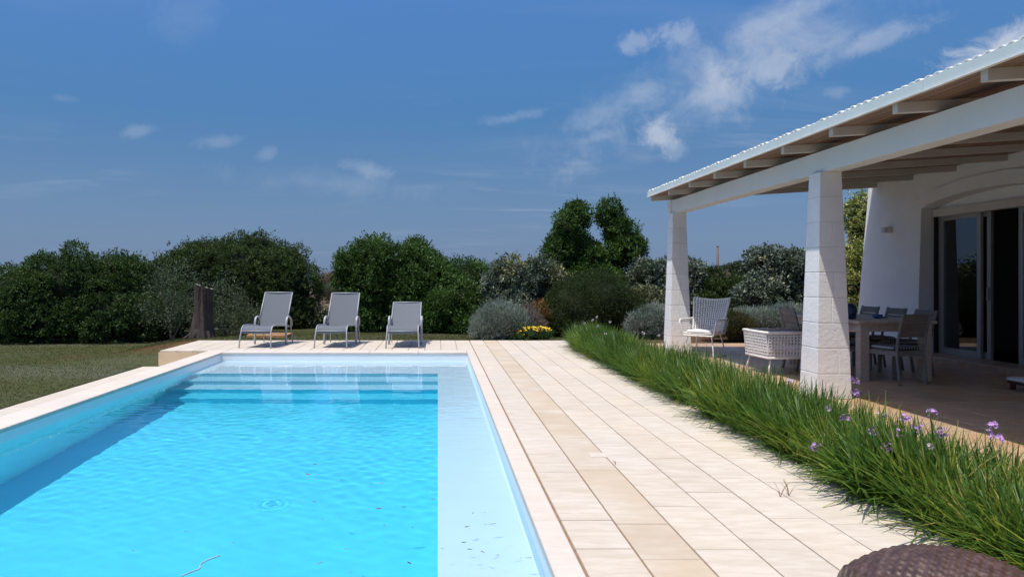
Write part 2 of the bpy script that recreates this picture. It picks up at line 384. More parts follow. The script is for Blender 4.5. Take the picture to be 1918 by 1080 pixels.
def build_ground():
    xs = [-900, -500, -250, -120, -70, -45]+list(np.arange(-32, -7.7, 1.2))+list(np.arange(-7.6, -5.5, .3))+[-5.72, -5.69, -5.36, -5.33, PX0-CL, PX0-.1, PX1+.1, 2.84, 3.03, 3.06]+list(np.arange(4.4, 40, 1.8))+[45, 70, 120, 250, 500, 900]
    ys = [-60, -30, -12, -5, -1, PY0-.15, 3, 5, 7, 9, 11, 13, PY1+.1, 13.84, 13.88, 14.2, 14.8, 15.4, 16.0, 16.12, 16.16, 16.5]+list(np.arange(17, 40, 1.2))+[45, 60, 80, 110, 150, 220, 330, 480]
    xs = sorted(set(round(float(x), 3) for x in xs)); ys = sorted(set(round(float(y), 3) for y in ys))
    v = [(x, y, ground_h(x, y)) for y in ys for x in xs]; nx = len(xs); f = []
    for j in range(len(ys)-1):
        for i in range(nx-1):
            cx, cy = (xs[i]+xs[i+1])/2, (ys[j]+ys[j+1])/2
            if PX0-.1 < cx < PX1+.1 and PY0-.15 < cy < PY1+.1: continue
            f.append((j*nx+i, j*nx+i+1, (j+1)*nx+i+1, (j+1)*nx+i))
    m, t, b = new_mat('lawn and soil')
    geo = t.add('ShaderNodeNewGeometry').outputs['Position']
    s = t.add('ShaderNodeSeparateXYZ'); t.put(s.inputs[0], geo); y = s.outputs[1]; x = s.outputs[0]
    n1 = t.noise(geo, .55, 5, .6); n2 = t.noise(geo, 9, 5, .65); n3 = t.noise(t.mapping(geo, (.5, 1.2, 1)), .35, 3, .5)
    c = t.ramp(n2, [(.3, (.040, .052, .017)), (.55, (.072, .080, .028)), (.75, (.12, .105, .048))])
    c = t.mix(t.rng(n3, .42, .62, 0, .6), c, (.12, .125, .085))
    c = t.mix(t.rng(n1, .56, .72, 0, .6), c, (.10, .075, .04))
    # red bare earth by the old stump and the corner of the terrace
    dist = t.vmath('LENGTH', t.vmath('MULTIPLY', t.vmath('SUBTRACT', geo, (-6.0, 16.0, -.15)), (.55, .5, 0)))
    c = t.mix(t.rng(t.math('ADD', dist, t.math('MULTIPLY', n2, .9)), .6, 1.15, .85, 0), c, (.13, .06, .03))
    far = t.rng(y, 24, 38)
    c = t.mix(far, c, t.ramp(n1, [(.3, (.10, .075, .05)), (.6, (.16, .115, .085)), (.8, (.07, .075, .035))]))
    bedz = t.math('MULTIPLY', t.rng(x, 2.8, 3.1), t.rng(y, 22, 26, 1, 0))
    c = t.mix(bedz, c, t.ramp(n2, [(.3, (.07, .042, .026)), (.7, (.14, .09, .06))]))
    t.put(b.inputs['Base Color'], c); b.inputs['Roughness'].default_value = .95; b.inputs['Specular IOR Level'].default_value = .1
    bp = t.add('ShaderNodeBump'); bp.inputs['Strength'].default_value = .8; bp.inputs['Distance'].default_value = .03
    t.put(bp.inputs['Height'], t.noise(geo, 30, 4, .7)); t.put(b.inputs['Normal'], bp.outputs[0])
    tag(MB().add(v, f, True).build('ground', m), kind='structure')
    m, t, b = new_mat('sea'); b.inputs['Base Color'].default_value = (.03, .07, .14, 1); b.inputs['Roughness'].default_value = .35
    tag(MB().add([(-4000, 380, -6), (4000, 380, -6), (4000, 5500, -6), (-4000, 5500, -6)], [(0, 1, 2, 3)]).build('sea', m), kind='structure')
build_ground()

# ------------------------------------------------------------------ pool
def build_pool():
    zf = -1.62
    steps = [(-.36, 11.75), (-.68, 11.25), (-1.0, 10.8), (-1.31, 10.35)]
    zb = -.38; xb = 0.0; zt = -.03; zw = -.20
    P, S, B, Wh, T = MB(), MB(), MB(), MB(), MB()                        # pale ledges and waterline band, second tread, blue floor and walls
    def q(mb, *p): mb.add(p, [tuple(range(len(p)))])
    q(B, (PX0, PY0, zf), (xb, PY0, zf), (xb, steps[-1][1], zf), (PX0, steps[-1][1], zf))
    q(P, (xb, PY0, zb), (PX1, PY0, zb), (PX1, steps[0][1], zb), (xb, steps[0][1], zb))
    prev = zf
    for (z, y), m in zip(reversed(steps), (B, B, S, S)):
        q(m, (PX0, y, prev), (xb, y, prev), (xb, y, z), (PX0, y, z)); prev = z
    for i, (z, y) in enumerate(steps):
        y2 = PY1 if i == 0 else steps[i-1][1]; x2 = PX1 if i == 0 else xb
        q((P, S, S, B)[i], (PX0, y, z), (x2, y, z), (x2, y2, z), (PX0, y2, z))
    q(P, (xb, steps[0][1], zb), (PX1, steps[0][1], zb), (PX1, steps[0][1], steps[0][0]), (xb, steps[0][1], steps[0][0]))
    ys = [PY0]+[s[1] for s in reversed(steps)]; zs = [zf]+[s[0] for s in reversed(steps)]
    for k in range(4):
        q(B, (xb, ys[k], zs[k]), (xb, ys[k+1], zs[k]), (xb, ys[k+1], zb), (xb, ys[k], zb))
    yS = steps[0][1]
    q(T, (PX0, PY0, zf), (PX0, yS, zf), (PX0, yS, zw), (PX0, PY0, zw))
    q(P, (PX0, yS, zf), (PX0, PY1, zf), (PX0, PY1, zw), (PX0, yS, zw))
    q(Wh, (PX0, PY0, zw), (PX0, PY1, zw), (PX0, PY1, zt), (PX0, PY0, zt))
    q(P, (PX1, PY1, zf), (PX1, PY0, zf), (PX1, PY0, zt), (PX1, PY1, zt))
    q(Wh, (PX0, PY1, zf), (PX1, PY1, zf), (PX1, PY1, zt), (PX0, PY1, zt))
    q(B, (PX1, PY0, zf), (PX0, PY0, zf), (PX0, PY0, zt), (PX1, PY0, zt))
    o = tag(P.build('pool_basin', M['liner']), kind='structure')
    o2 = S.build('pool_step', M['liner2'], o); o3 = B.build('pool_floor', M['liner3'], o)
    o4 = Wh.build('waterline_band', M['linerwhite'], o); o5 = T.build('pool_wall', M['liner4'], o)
    for k in (o, o2, o3, o4, o5): k.cycles.is_caustics_receiver = True
    # water: real ripples on the surface, stronger towards the far half
    rng = np.random.default_rng(3)
    nx, ny = 170, 520
    X, Y = np.meshgrid(np.linspace(PX0+.002, PX1-.002, nx+1), np.linspace(PY0+.002, PY1-.002, ny+1))
    Z = np.zeros_like(X)
    for k in range(26):
        a = rng.normal(math.pi/2, .75); lam = rng.uniform(.16, .75); ph = rng.uniform(0, 6.28)
        Z += .00027*lam*np.sin(2*math.pi/lam*(X*math.cos(a)+Y*math.sin(a))+ph+1.2*np.sin(X*1.3+Y*.7+ph))
    Z *= .30+.75*np.clip((Y-4.5)/3.5, 0, 1)
    for k in range(22):
        a = rng.normal(math.pi/2, .5); lam = rng.uniform(.10, .22); ph = rng.uniform(0, 6.28)
        Z += .00017*lam/.15*np.sin(2*math.pi/lam*(X*math.cos(a)+Y*math.sin(a))+ph+1.5*np.sin(X*1.9+Y*1.1+ph))*np.exp(-((Y-8.2)/2.4)**2)*(.6+.4*np.sin(X*1.1+ph)*np.sin(Y*.8))
    r = np.hypot(X+1.78, Y-6.15); Z += .0013*np.exp(-(r/.13)**2)*np.cos(r*95)
    mb = MB(); mb.v = [tuple(p) for p in np.stack([X, Y, Z+WATER], -1).reshape(-1, 3).tolist()]
    mb.f = [(j*(nx+1)+i, j*(nx+1)+i+1, (j+1)*(nx+1)+i+1, (j+1)*(nx+1)+i) for j in range(ny) for i in range(nx)]
    mb.smooth = [True]*len(mb.f)
    # open surface sheet; the light lost along its depth is painted into the plaster
    m, t, b = new_mat('pool water'); t.n.remove(b)
    geo = t.add('ShaderNodeNewGeometry').outputs['Position']
    bp = t.add('ShaderNodeBump'); bp.inputs['Strength'].default_value = .25; bp.inputs['Distance'].default_value = .008
    t.put(bp.inputs['Height'], t.noise(t.mapping(geo, (1, 2.2, 1)), 9, 3, .5))
    out = t.n['Material Output']
    WMODE = 'refr'
    if WMODE == 'refr':
        g = t.add('ShaderNodeBsdfGlass'); g.inputs['IOR'].default_value = 1.33; g.inputs['Roughness'].default_value = 0
        t.l.new(g.outputs[0], out.inputs[0])
        g.inputs['Color'].default_value = (.93, .985, 1, 1)
    else:
        fr = t.add('ShaderNodeFresnel'); fr.inputs[0].default_value = 1.33; t.put(fr.inputs['Normal'], bp.outputs[0])
        tr = t.add('ShaderNodeBsdfTransparent'); gl = t.add('ShaderNodeBsdfGlossy'); gl.inputs['Roughness'].default_value = .02; t.put(gl.inputs['Normal'], bp.outputs[0])
        mx = t.add('ShaderNodeMixShader'); t.put(mx.inputs[0], fr.outputs[0]); t.l.new(tr.outputs[0], mx.inputs[1]); t.l.new(gl.outputs[0], mx.inputs[2])
        t.l.new(mx.outputs[0], out.inputs[0])
    w = tag(mb.build('pool_water', m), kind='structure')
    w.cycles.is_caustics_caster = True; sun.cycles.is_caustics_light = True
build_pool()
# ------------------------------------------------------------------ paving
G = .005                                              # half a joint
def slab(parent, x0, x1, y0, y1, z, m, name='tile', th=.03, tilt=True):
    dz = random.uniform(-.0012, .0012) if tilt else 0
    return MB().box(x0+G, x1-G, y0+G, y1-G, z-th, z+dz, ch=.003).build(name, m, parent)
def build_deck():
    base = MB()
    base.box(PX1+.02, DX1, -1.5, DY1, -.45, -.012); base.box(PX0-CL, PX1+.02, PY1+.02, DY1, -.45, -.012); base.box(LX, PX0-CL, 13.875, DY1, -.45, -.0125)
    base.box(PX0-CL, PX1+.02, -1.5, PY0-.02, -.45, -.012)
    deck = tag(base.build('pool_deck', M['grout']), kind='structure')
    x0 = PX1+CR+.012; w = .305
    # rows beside the pool: joints measured in the photograph where they can be read, staggered elsewhere
    joints = {0: [3.30, 3.735, 4.17, 4.725, 5.195, 5.75], 1: [3.1, 3.59, 4.11, 5.25, 6.3], 2: [3.05, 3.72, 4.42, 5.25, 6.1], 3: [2.95, 3.87, 4.72, 5.6], 4: [3.2, 4.2, 5.05, 5.6], 5: [3.3, 4.1, 4.95, 5.6]}
    for r in range(7):
        a = x0+r*w; b = min(DX1, a+w)
        ys = sorted(joints.get(r, [3.4, 4.3]))
        lo = ys[0]
        while lo > -1.4: lo = max(-1.5, lo-random.uniform(.5, .9)); ys.insert(0, lo)
        while ys[-1] < DY1-.05:
            n = ys[-1]+random.choice((.45, .55, .62, .7, .82, .9))
            ys.append(DY1 if n > DY1-.3 else n)
        for k in range(len(ys)-1): slab(deck, a, b, ys[k], ys[k+1], 0, M['deck'])
    # far terrace under the loungers, slabs running away from the pool
    n = 19; wf = (x0-.008-LX)/n
    for c in range(n):
        a = LX+c*wf
        if c % 2: ys = [PY1+CF+.01, 14.37, 15.25, DY1]
        else: ys = [PY1+CF+.01, 14.37, 14.85, 15.6, DY1]
        if a+wf < PX0-CL+.1: ys[0] = 13.86
        for k in range(len(ys)-1): slab(deck, a, a+wf, ys[k], ys[k+1], 0, M['deck'])
    # near end behind the coping
    for c in range(18):
        a = PX0-CL+c*.29; b = min(a+.29, x0-.008)
        if b-a < .05: break
        for y in (-1.5, -.9, -.3): slab(deck, a, b, y, min(y+.6, PY0-CN-.01), 0, M['deck'])
    # tan riser closing the raised terrace towards the lower strip
    for a, b in ((LX+.005, -4.62), (-4.62, PX0-CL-.005)):
        MB().box(a+G, b-G, 13.835, 13.87, ZL-.05, -.034).build('riser_panel', M['riser'], deck)
    for k in range(4): MB().box(LX-.015, LX+.012, 13.84+k*.58+G, 13.84+(k+1)*.58-G, ZL-.08, -.034).build('riser_panel', M['riser'], deck)
    # drain cover let into a slab
    p = MB().box(1.20, 1.32, 5.62, 5.76, 0, .006, ch=.002).build('drain_cover', M['coping'], deck)
    MB().box(1.215, 1.305, 5.635, 5.745, .006, .0085, ch=.001).build('drain_lid', M['coping'], p)
    # coping: long stones with a rounded nose over the pool
    cop = tag(MB().box(PX0-CL+.02, PX0-.01, -1.5, PY1+CF-.03, -.45, -.04).build('pool_coping', M['grout']), kind='structure')
    def cope(x0, x1, y0, y1): 
        mb = MB(); mb.box(x0, x1, y0, y1, -.038, .004, ch=.006); return mb.build('coping_stone', M['coping'], cop)
    def run(a, b, n):
        e = [a+(b-a)*k/n for k in range(n+1)]; return list(zip(e[:-1], e[1:]))
    ov = .006
    for a, b in run(PY0-CN, PY1+CF, 15): cope(PX0-CL, PX0+ov, a+G/2, b-G/2)
    for a, b in run(PY0-CN, PY1+CF, 15): cope(PX1-ov, PX1+CR, a+G/2, b-G/2)
    for a, b in run(PX0+ov+G, PX1-ov-G, 5): cope(a+G/2, b-G/2, PY1-ov, PY1+CF); cope(a+G/2, b-G/2, PY0-CN, PY0+ov)
    # lower strip along the lawn
    st = tag(MB().box(-5.66, PX0-CL+.01, -1.5, 13.835, ZL-.2, ZL-.012).build('side_path', M['grout']), kind='structure')
    for r, (a, b) in enumerate(((-5.66, -5.24), (-5.24, -4.82), (-4.82, -4.41))):
        y = -1.5
        while y < 13.8:
            n = min(13.83, y+random.uniform(.6, .95)); n = 13.83 if n > 13.5 else n
            slab(st, a, b, y, n, ZL, M['deck']); y = n
build_deck()
def build_terrace():
    base = tag(MB().box(TX0, TX1, TY0, TY1, -.45, ZT-.008).build('veranda_floor', M['terrace']), kind='structure')
    w = .45; x = TX0
    # a plain border slab first, then the field
    while x < TX1-.05:
        b = min(TX1, x+w); y = TY0-random.uniform(0, .6)
        while y < TY1-.05:
            n = min(TY1, y+.9); n = TY1 if n > TY1-.3 else n
            global G
            g = G; G = .0012; slab(base, x, b, max(y, TY0), n, ZT, M['terrace'], th=.02); G = g
            y = n
        x = b
build_terrace()
# ------------------------------------------------------------------ veranda
def build_veranda():
    v = thing('veranda', 'open veranda with battered white pillars, brown boarded ceiling and white tile roof', 'veranda', (4.31, 8.0, ZT))
    off = Vector((-4.31, -8.0, -ZT))
    def B(mb, name, m, par=None, orig=v):
        mb.v = [tuple(Vector(p)+off) for p in mb.v]; return mb.build(name, m, v if par is None else par)
    ztop = 2.563
    for cy in (12.97, 8.02, 3.07, -1.88):
        # mortar core and the painted blocks laid round it, every course a little narrower
        core = MB(); hb, ht = .186, .114
        core.add([(4.31+sx*h, cy+sy*h, z) for z, h in ((ZT, hb), (ztop, ht)) for sx, sy in ((-1, -1), (1, -1), (1, 1), (-1, 1))],
                 [(3, 2, 1, 0), (4, 5, 6, 7), (0, 1, 5, 4), (1, 2, 6, 5), (2, 3, 7, 6), (3, 0, 4, 7)])
        p = B(core, 'pillar', M['mortar'])
        n = 9; g = .0035
        for c in range(n):
            z0 = ZT+(ztop-ZT)*c/n; z1 = ZT+(ztop-ZT)*(c+1)/n
            def hw(z): return .191+(.1185-.191)*(z-ZT)/(ztop-ZT)
            spl = (None, .28, None, -.06, .12, None, .1, None, 0.)[c] if c < 7 else None
            parts = [(-1, 1)] if spl is None else [(-1, spl), (spl, 1)]
            alongx = True
            for a, b in parts:
                q = []
                for z in (z0+g, z1-g):
                    h = hw(z)
                    xa, xb = a*h+(g/2 if a > -1 else 0), b*h-(g/2 if b < 1 else 0)
                    q += [(4.31+xa, cy-h, z), (4.31+xb, cy-h, z), (4.31+xb, cy+h, z), (4.31+xa, cy+h, z)]
                mb = MB().add(q, [(3, 2, 1, 0), (4, 5, 6, 7), (0, 1, 5, 4), (1, 2, 6, 5), (2, 3, 7, 6), (3, 0, 4, 7)])
                o = B(mb, 'block', M['block'], p)
                bv = o.modifiers.new('soft edge', 'BEVEL'); bv.width = .005; bv.segments = 2
    # main beam
    B(MB().box(4.235, 4.44, -2.6, 13.22, ztop, 2.795), 'beam', M['beam'])
    B(MB().box(4.20, 4.235, 13.02, 13.2, ztop-.03, 2.78), 'beam_end', M['block'])
    # rafters, rising gently to the house
    sl = .06
    def zr(x): return 2.80+(x-3.905)*sl
    ys = [13.19-1.005*k for k in range(16)]
    for i, y in enumerate(ys):
        mb = MB(); x0, x1 = 3.905, 8.35; wd = .035
        mb.add([(x0, y-wd, zr(x0)), (x0, y+wd, zr(x0)), (x0, y+wd, zr(x0)+.085), (x0, y-wd, zr(x0)+.085),
                (x1, y-wd, zr(x1)), (x1, y+wd, zr(x1)), (x1, y+wd, zr(x1)+.085), (x1, y-wd, zr(x1)+.085)],
               [(0, 1, 2, 3), (7, 6, 5, 4), (0, 4, 5, 1), (1, 5, 6, 2), (2, 6, 7, 3), (3, 7, 4, 0)])
        B(mb, 'rafter', M['paintwood'])
    x = 3.89; k = 0
    while x < 8.35:
        mb = MB(); b = x+.092; g = .003; z0 = zr(x)+.0855
        mb.add([(x+g, -2.4, z0), (b-g, -2.4, z0+.092*sl), (b-g, 13.23, z0+.092*sl), (x+g, 13.23, z0),
                (x+g, -2.4, z0+.02), (b-g, -2.4, z0+.0255), (b-g, 13.23, z0+.0255), (x+g, 13.23, z0+.02)],
               [(3, 2, 1, 0), (4, 5, 6, 7), (0, 1, 5, 4), (1, 2, 6, 5), (2, 3, 7, 6), (3, 0, 4, 7)])
        B(mb, 'ceiling_board', M['board']); x += .095
    # roof sheet above the boards, then the white barrel tiles of the eave
    zs = zr(3.87)+.125
    mb = MB(); mb.add([(3.875, -2.4, zs-.012), (8.7, -2.4, zs+4.8*sl-.012), (8.7, 13.24, zs+4.8*sl-.012), (3.875, 13.24, zs-.012),
                       (3.875, -2.4, zs+.02), (8.7, -2.4, zs+4.8*sl+.02), (8.7, 13.24, zs+4.8*sl+.02), (3.875, 13.24, zs+.02)],
                      [(3, 2, 1, 0), (4, 5, 6, 7), (0, 1, 5, 4), (1, 2, 6, 5), (2, 3, 7, 6), (3, 0, 4, 7)])
    roof = B(mb, 'roof', M['mortar'])
    tm = MB(); L = .42; n = 7
    for rr, zz in ((.052, 0), (.040, 0)):
        pass
    vs = []; fs = []
    for xx, r in ((0, .047), (L, .042)):
        for ro in (r, r-.013):
            vs += [(xx, ro*math.cos(math.pi*k/n), ro*.8*math.sin(math.pi*k/n)) for k in range(n+1)]
    m_ = n+1
    for k in range(n):
        fs += [(k, k+1, 2*m_+k+1, 2*m_+k), (m_+k+1, m_+k, 3*m_+k, 3*m_+k+1), (k+1, k, m_+k, m_+k+1), (2*m_+k, 2*m_+k+1, 3*m_+k+1, 3*m_+k)]
    tm.add(vs, fs); tme = tm.mesh('roof_tile', M['rooftile'])
    y = 13.19
    while y > 1.2:
        o = bpy.data.objects.new('roof_tile', tme); link(o, roof)
        o.location = Vector((3.87+random.uniform(-.012, .012), y, zs+.040+random.uniform(-.003, .003)))+off
        o.rotation_euler = (random.uniform(-.08, .08), -math.atan(sl), random.uniform(-.04, .04)); s = random.uniform(.93, 1.05); o.scale = (1, s, s)
        y -= random.choice((.098, .102, .106, .11))
    # zinc fascia in lengths with a folded lip
    e = [13.245, 10.1, 7.4, 5.72, 2.6, -.5, -2.4]
    for a, b in zip(e[1:], e[:-1]):
        f_ = MB(); f_.box(3.85, 3.872, a+.002, b-.002, 2.882, 2.972); fo = B(f_, 'fascia', M['fascia'])
        B(MB().box(3.838, 3.874, a+.002, b-.002, 2.874, 2.8815), 'fascia_lip', M['rooftile'], fo)
    B(MB().box(3.872, 8.6, 13.232, 13.25, 2.885, 2.97+.0, Matrix.Shear('XZ', 4, (0, 0)) if False else None), 'end_board', M['paintwood']) if False else None
    mb = MB(); mb.add([(3.874, 13.236, zr(3.87)+.08), (8.6, 13.236, zr(8.6)+.08), (8.6, 13.236, zr(8.6)+.165), (3.874, 13.236, zr(3.87)+.165),
                       (3.874, 13.262, zr(3.87)+.08), (8.6, 13.262, zr(8.6)+.08), (8.6, 13.262, zr(8.6)+.165), (3.874, 13.262, zr(3.87)+.165)],
                      [(0, 1, 2, 3), (7, 6, 5, 4), (0, 4, 5, 1), (1, 5, 6, 2), (2, 6, 7, 3), (3, 7, 4, 0)])
    B(mb, 'end_board', M['paintwood'])
build_veranda()
# ------------------------------------------------------------------ house
def glass_mat():
    m, t, b = new_mat('window glass'); t.n.remove(b)
    fr = t.add('ShaderNodeFresnel'); fr.inputs[0].default_value = 1.6
    tr = t.add('ShaderNodeBsdfTransparent'); tr.inputs[0].default_value = (.62, .68, .68, 1)
    gl = t.add('ShaderNodeBsdfGlossy'); gl.inputs['Roughness'].default_value = .0; gl.inputs[0].default_value = (.9, .95, 1, 1)
    mx = t.add('ShaderNodeMixShader'); t.put(mx.inputs[0], t.math('MULTIPLY_ADD', fr.outputs[0], 1.1, .03, clamp=True))
    t.l.new(tr.outputs[0], mx.inputs[1]); t.l.new(gl.outputs[0], mx.inputs[2]); t.l.new(mx.outputs[0], t.n['Material Output'].inputs[0]); return m
M['glass'] = glass_mat()
def build_house():
    h = thing('white_house', 'white plastered house wall with arched opening and grey sliding glass doors', 'house', (8.0, 10, ZT))
    off = Vector((-8.0, -10, -ZT))
    def B(mb, name, m, par=None):
        mb.v = [tuple(Vector(p)+off) for p in mb.v]; return mb.build(name, m, h if par is None else par)
    XW = lambda z: 7.93+.03*(z-ZT)                    # the wall leans back a little as it rises
    ya, yb = 8.86, 11.93; yc = (ya+yb)/2; zs, za = 2.545, 2.715; ztop = 3.25; ye = 13.70
    def arch(y, up=0):
        t = (y-yc)/((yb-ya)/2); t = max(-1, min(1, t))
        return zs+up+(za-zs)*(1-t*t)
    # outer face with the arched hole, front sheet and its reveal
    mb = MB(); X2 = 8.26
    def fr(y, z): return (XW(z), y, z)
    def quad(a, b, c, d, m=mb): m.add((a, b, c, d), [(0, 1, 2, 3)])
    quad(fr(-2.6, ZT), fr(ya, ZT), fr(ya, ztop), fr(-2.6, ztop))
    quad(fr(yb, ZT), fr(ye, ZT), fr(ye-.30, ztop), fr(yb, ztop))
    N = 20
    for k in range(N):
        y0, y1 = ya+(yb-ya)*k/N, ya+(yb-ya)*(k+1)/N
        quad(fr(y0, arch(y0)), fr(y1, arch(y1)), fr(y1, ztop), fr(y0, ztop))
        quad(fr(y0, arch(y0)), (X2, y0, arch(y0)), (X2, y1, arch(y1)), fr(y1, arch(y1)))
    for y in (ya, yb):
        quad(fr(y, ZT), (X2, y, ZT), (X2, y, zs), fr(y, zs))
    # end wall and back
    quad(fr(ye, ZT), (13, ye, ZT), (13, ye-.30, ztop), fr(ye-.30, ztop))
    quad((13, -2.6, ZT), (13, ye, ZT), (13, ye-.30, ztop), (13, -2.6, ztop))
    quad((8.2, -2.6, ztop), (13, -2.6, ztop), (13, ye-.30, ztop), (8.2, ye-.30, ztop))
    quad((XW(ZT), -2.6, ZT), (13, -2.6, ZT), (13, -2.6, ztop), (XW(ztop), -2.6, ztop))
    # inner leaf around the door opening
    quad((X2, -2.5, ZT), (X2, ya, ZT), (X2, ya, ztop), (X2, -2.5, ztop)); quad((X2, yb, ZT), (X2, ye-.2, ZT), (X2, ye-.2, ztop), (X2, yb, ztop))
    quad((X2, ya, 2.50), (X2, yb, 2.50), (X2, yb, ztop), (X2, ya, ztop))
    wall = B(mb, 'wall', M['white'])
    # painted block courses that show on the sunny corner of the pier
    # raised band round the arch
    mb = MB(); n = 24; band = .205; pr = .045
    y0, y1 = ya-.14, yb+.14
    rows = []
    for k in range(n+1):
        y = y0+(y1-y0)*k/n; zi = arch(y); t = (y-yc)/((y1-y0)/2)
        zo = zs+.16+(za+band-zs-.16)*(1-t*t)
        zi = min(zi, zo-.01) if ya < y < yb else zo-.012-max(0, .17*0)
        rows.append((y, zi, zo))
    vs = []
    for y, zi, zo in rows:
        vs += [(XW(zi)-pr, y, zi), (XW(zo)-pr, y, zo), (XW(zi)+.01, y, zi), (XW(zo)+.01, y, zo)]
    fs = []
    for k in range(n):
        a = 4*k; b = a+4
        fs += [(a, b, b+1, a+1), (a+1, b+1, b+3, a+3), (a+2, b+2, b, a)]
    mb.add(vs, fs, False); B(mb, 'arch_band', M['white'], wall)
    # room behind
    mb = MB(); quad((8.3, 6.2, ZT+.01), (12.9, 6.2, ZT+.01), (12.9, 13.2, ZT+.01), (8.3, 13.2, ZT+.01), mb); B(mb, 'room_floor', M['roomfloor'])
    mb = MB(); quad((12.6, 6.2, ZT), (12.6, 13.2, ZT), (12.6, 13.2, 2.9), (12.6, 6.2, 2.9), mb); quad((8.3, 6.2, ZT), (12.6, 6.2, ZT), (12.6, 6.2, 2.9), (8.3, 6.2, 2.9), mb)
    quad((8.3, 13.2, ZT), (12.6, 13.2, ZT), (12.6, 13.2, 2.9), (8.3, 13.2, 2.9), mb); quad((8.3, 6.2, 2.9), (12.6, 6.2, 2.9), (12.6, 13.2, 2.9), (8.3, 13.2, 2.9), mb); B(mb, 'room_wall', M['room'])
    # stone sill
    B(MB().box(7.80, 8.34, ya-.05, yb+.05, ZT, ZT+.085, ch=.008), 'door_sill', M['terrace'])
    # shutter box across the top
    B(MB().box(8.17, 8.29, ya+.01, yb-.03, 2.40, 2.52), 'shutter_box', M['paintwood'])
    z0, z1 = ZT+.087, 2.40
    B(MB().box(8.20, 8.25, yb-.045, yb-.015, z0, z1), 'shutter_rail', M['black'])
    # sliding door panels: fixed, one slid open behind it, fixed
    def panel(xc, y0, y1, name='door_panel', handle=None):
        s = .075; f = MB()
        f.box(xc-.022, xc+.022, y0, y0+s, z0, z1); f.box(xc-.022, xc+.022, y1-s, y1, z0, z1)
        f.box(xc-.021, xc+.021, y0+s, y1-s, z0, z0+.10); f.box(xc-.021, xc+.021, y0+s, y1-s, z1-.07, z1)
        d = B(f, name, M['frame'])
        B(MB().box(xc-.004, xc+.004, y0+s-.005, y1-s+.005, z0+.095, z1-.065), 'pane', M['glass'], d)
        if handle: B(MB().box(xc-.05, xc-.022, handle-.012, handle+.012, 1.05, 1.25), 'handle', M['alu'], d)
        return d
    panel(8.29, 10.98, 11.865); panel(8.345, 10.85, 11.72, handle=10.885); panel(8.29, 9.35, 10.26); panel(8.345, 8.9, 9.5)
    f = MB(); f.box(8.26, 8.37, yb-.068, yb-.012, z0, z1); f.box(8.26, 8.37, ya+.01, ya+.05, z0, z1); B(f, 'door_frame', M['frame'])
    # grey blind hanging behind the first pane
    mb = MB(); mb.grid(lambda u, v: (8.46+.012*math.sin(u*40), 11.30+.56*u, z0+(z1-z0)*v), 60, 1); B(mb, 'blind', M['curtain'])
    l = thing('wall_lamp', 'small cream box lamp fixed on the white wall beside the glass doors', 'lamp', (XW(2.24), 12.72, 2.19))
    mb = MB().box(-.10, .01, -.055, .055, 0, .105, ch=.004); mb.build('lamp_body', M['lampbox'], l)
    MB().box(-.135, -.1005, -.05, .05, .006, .099, ch=.004).build('lamp_face', M['paintwood'], l)
build_house()
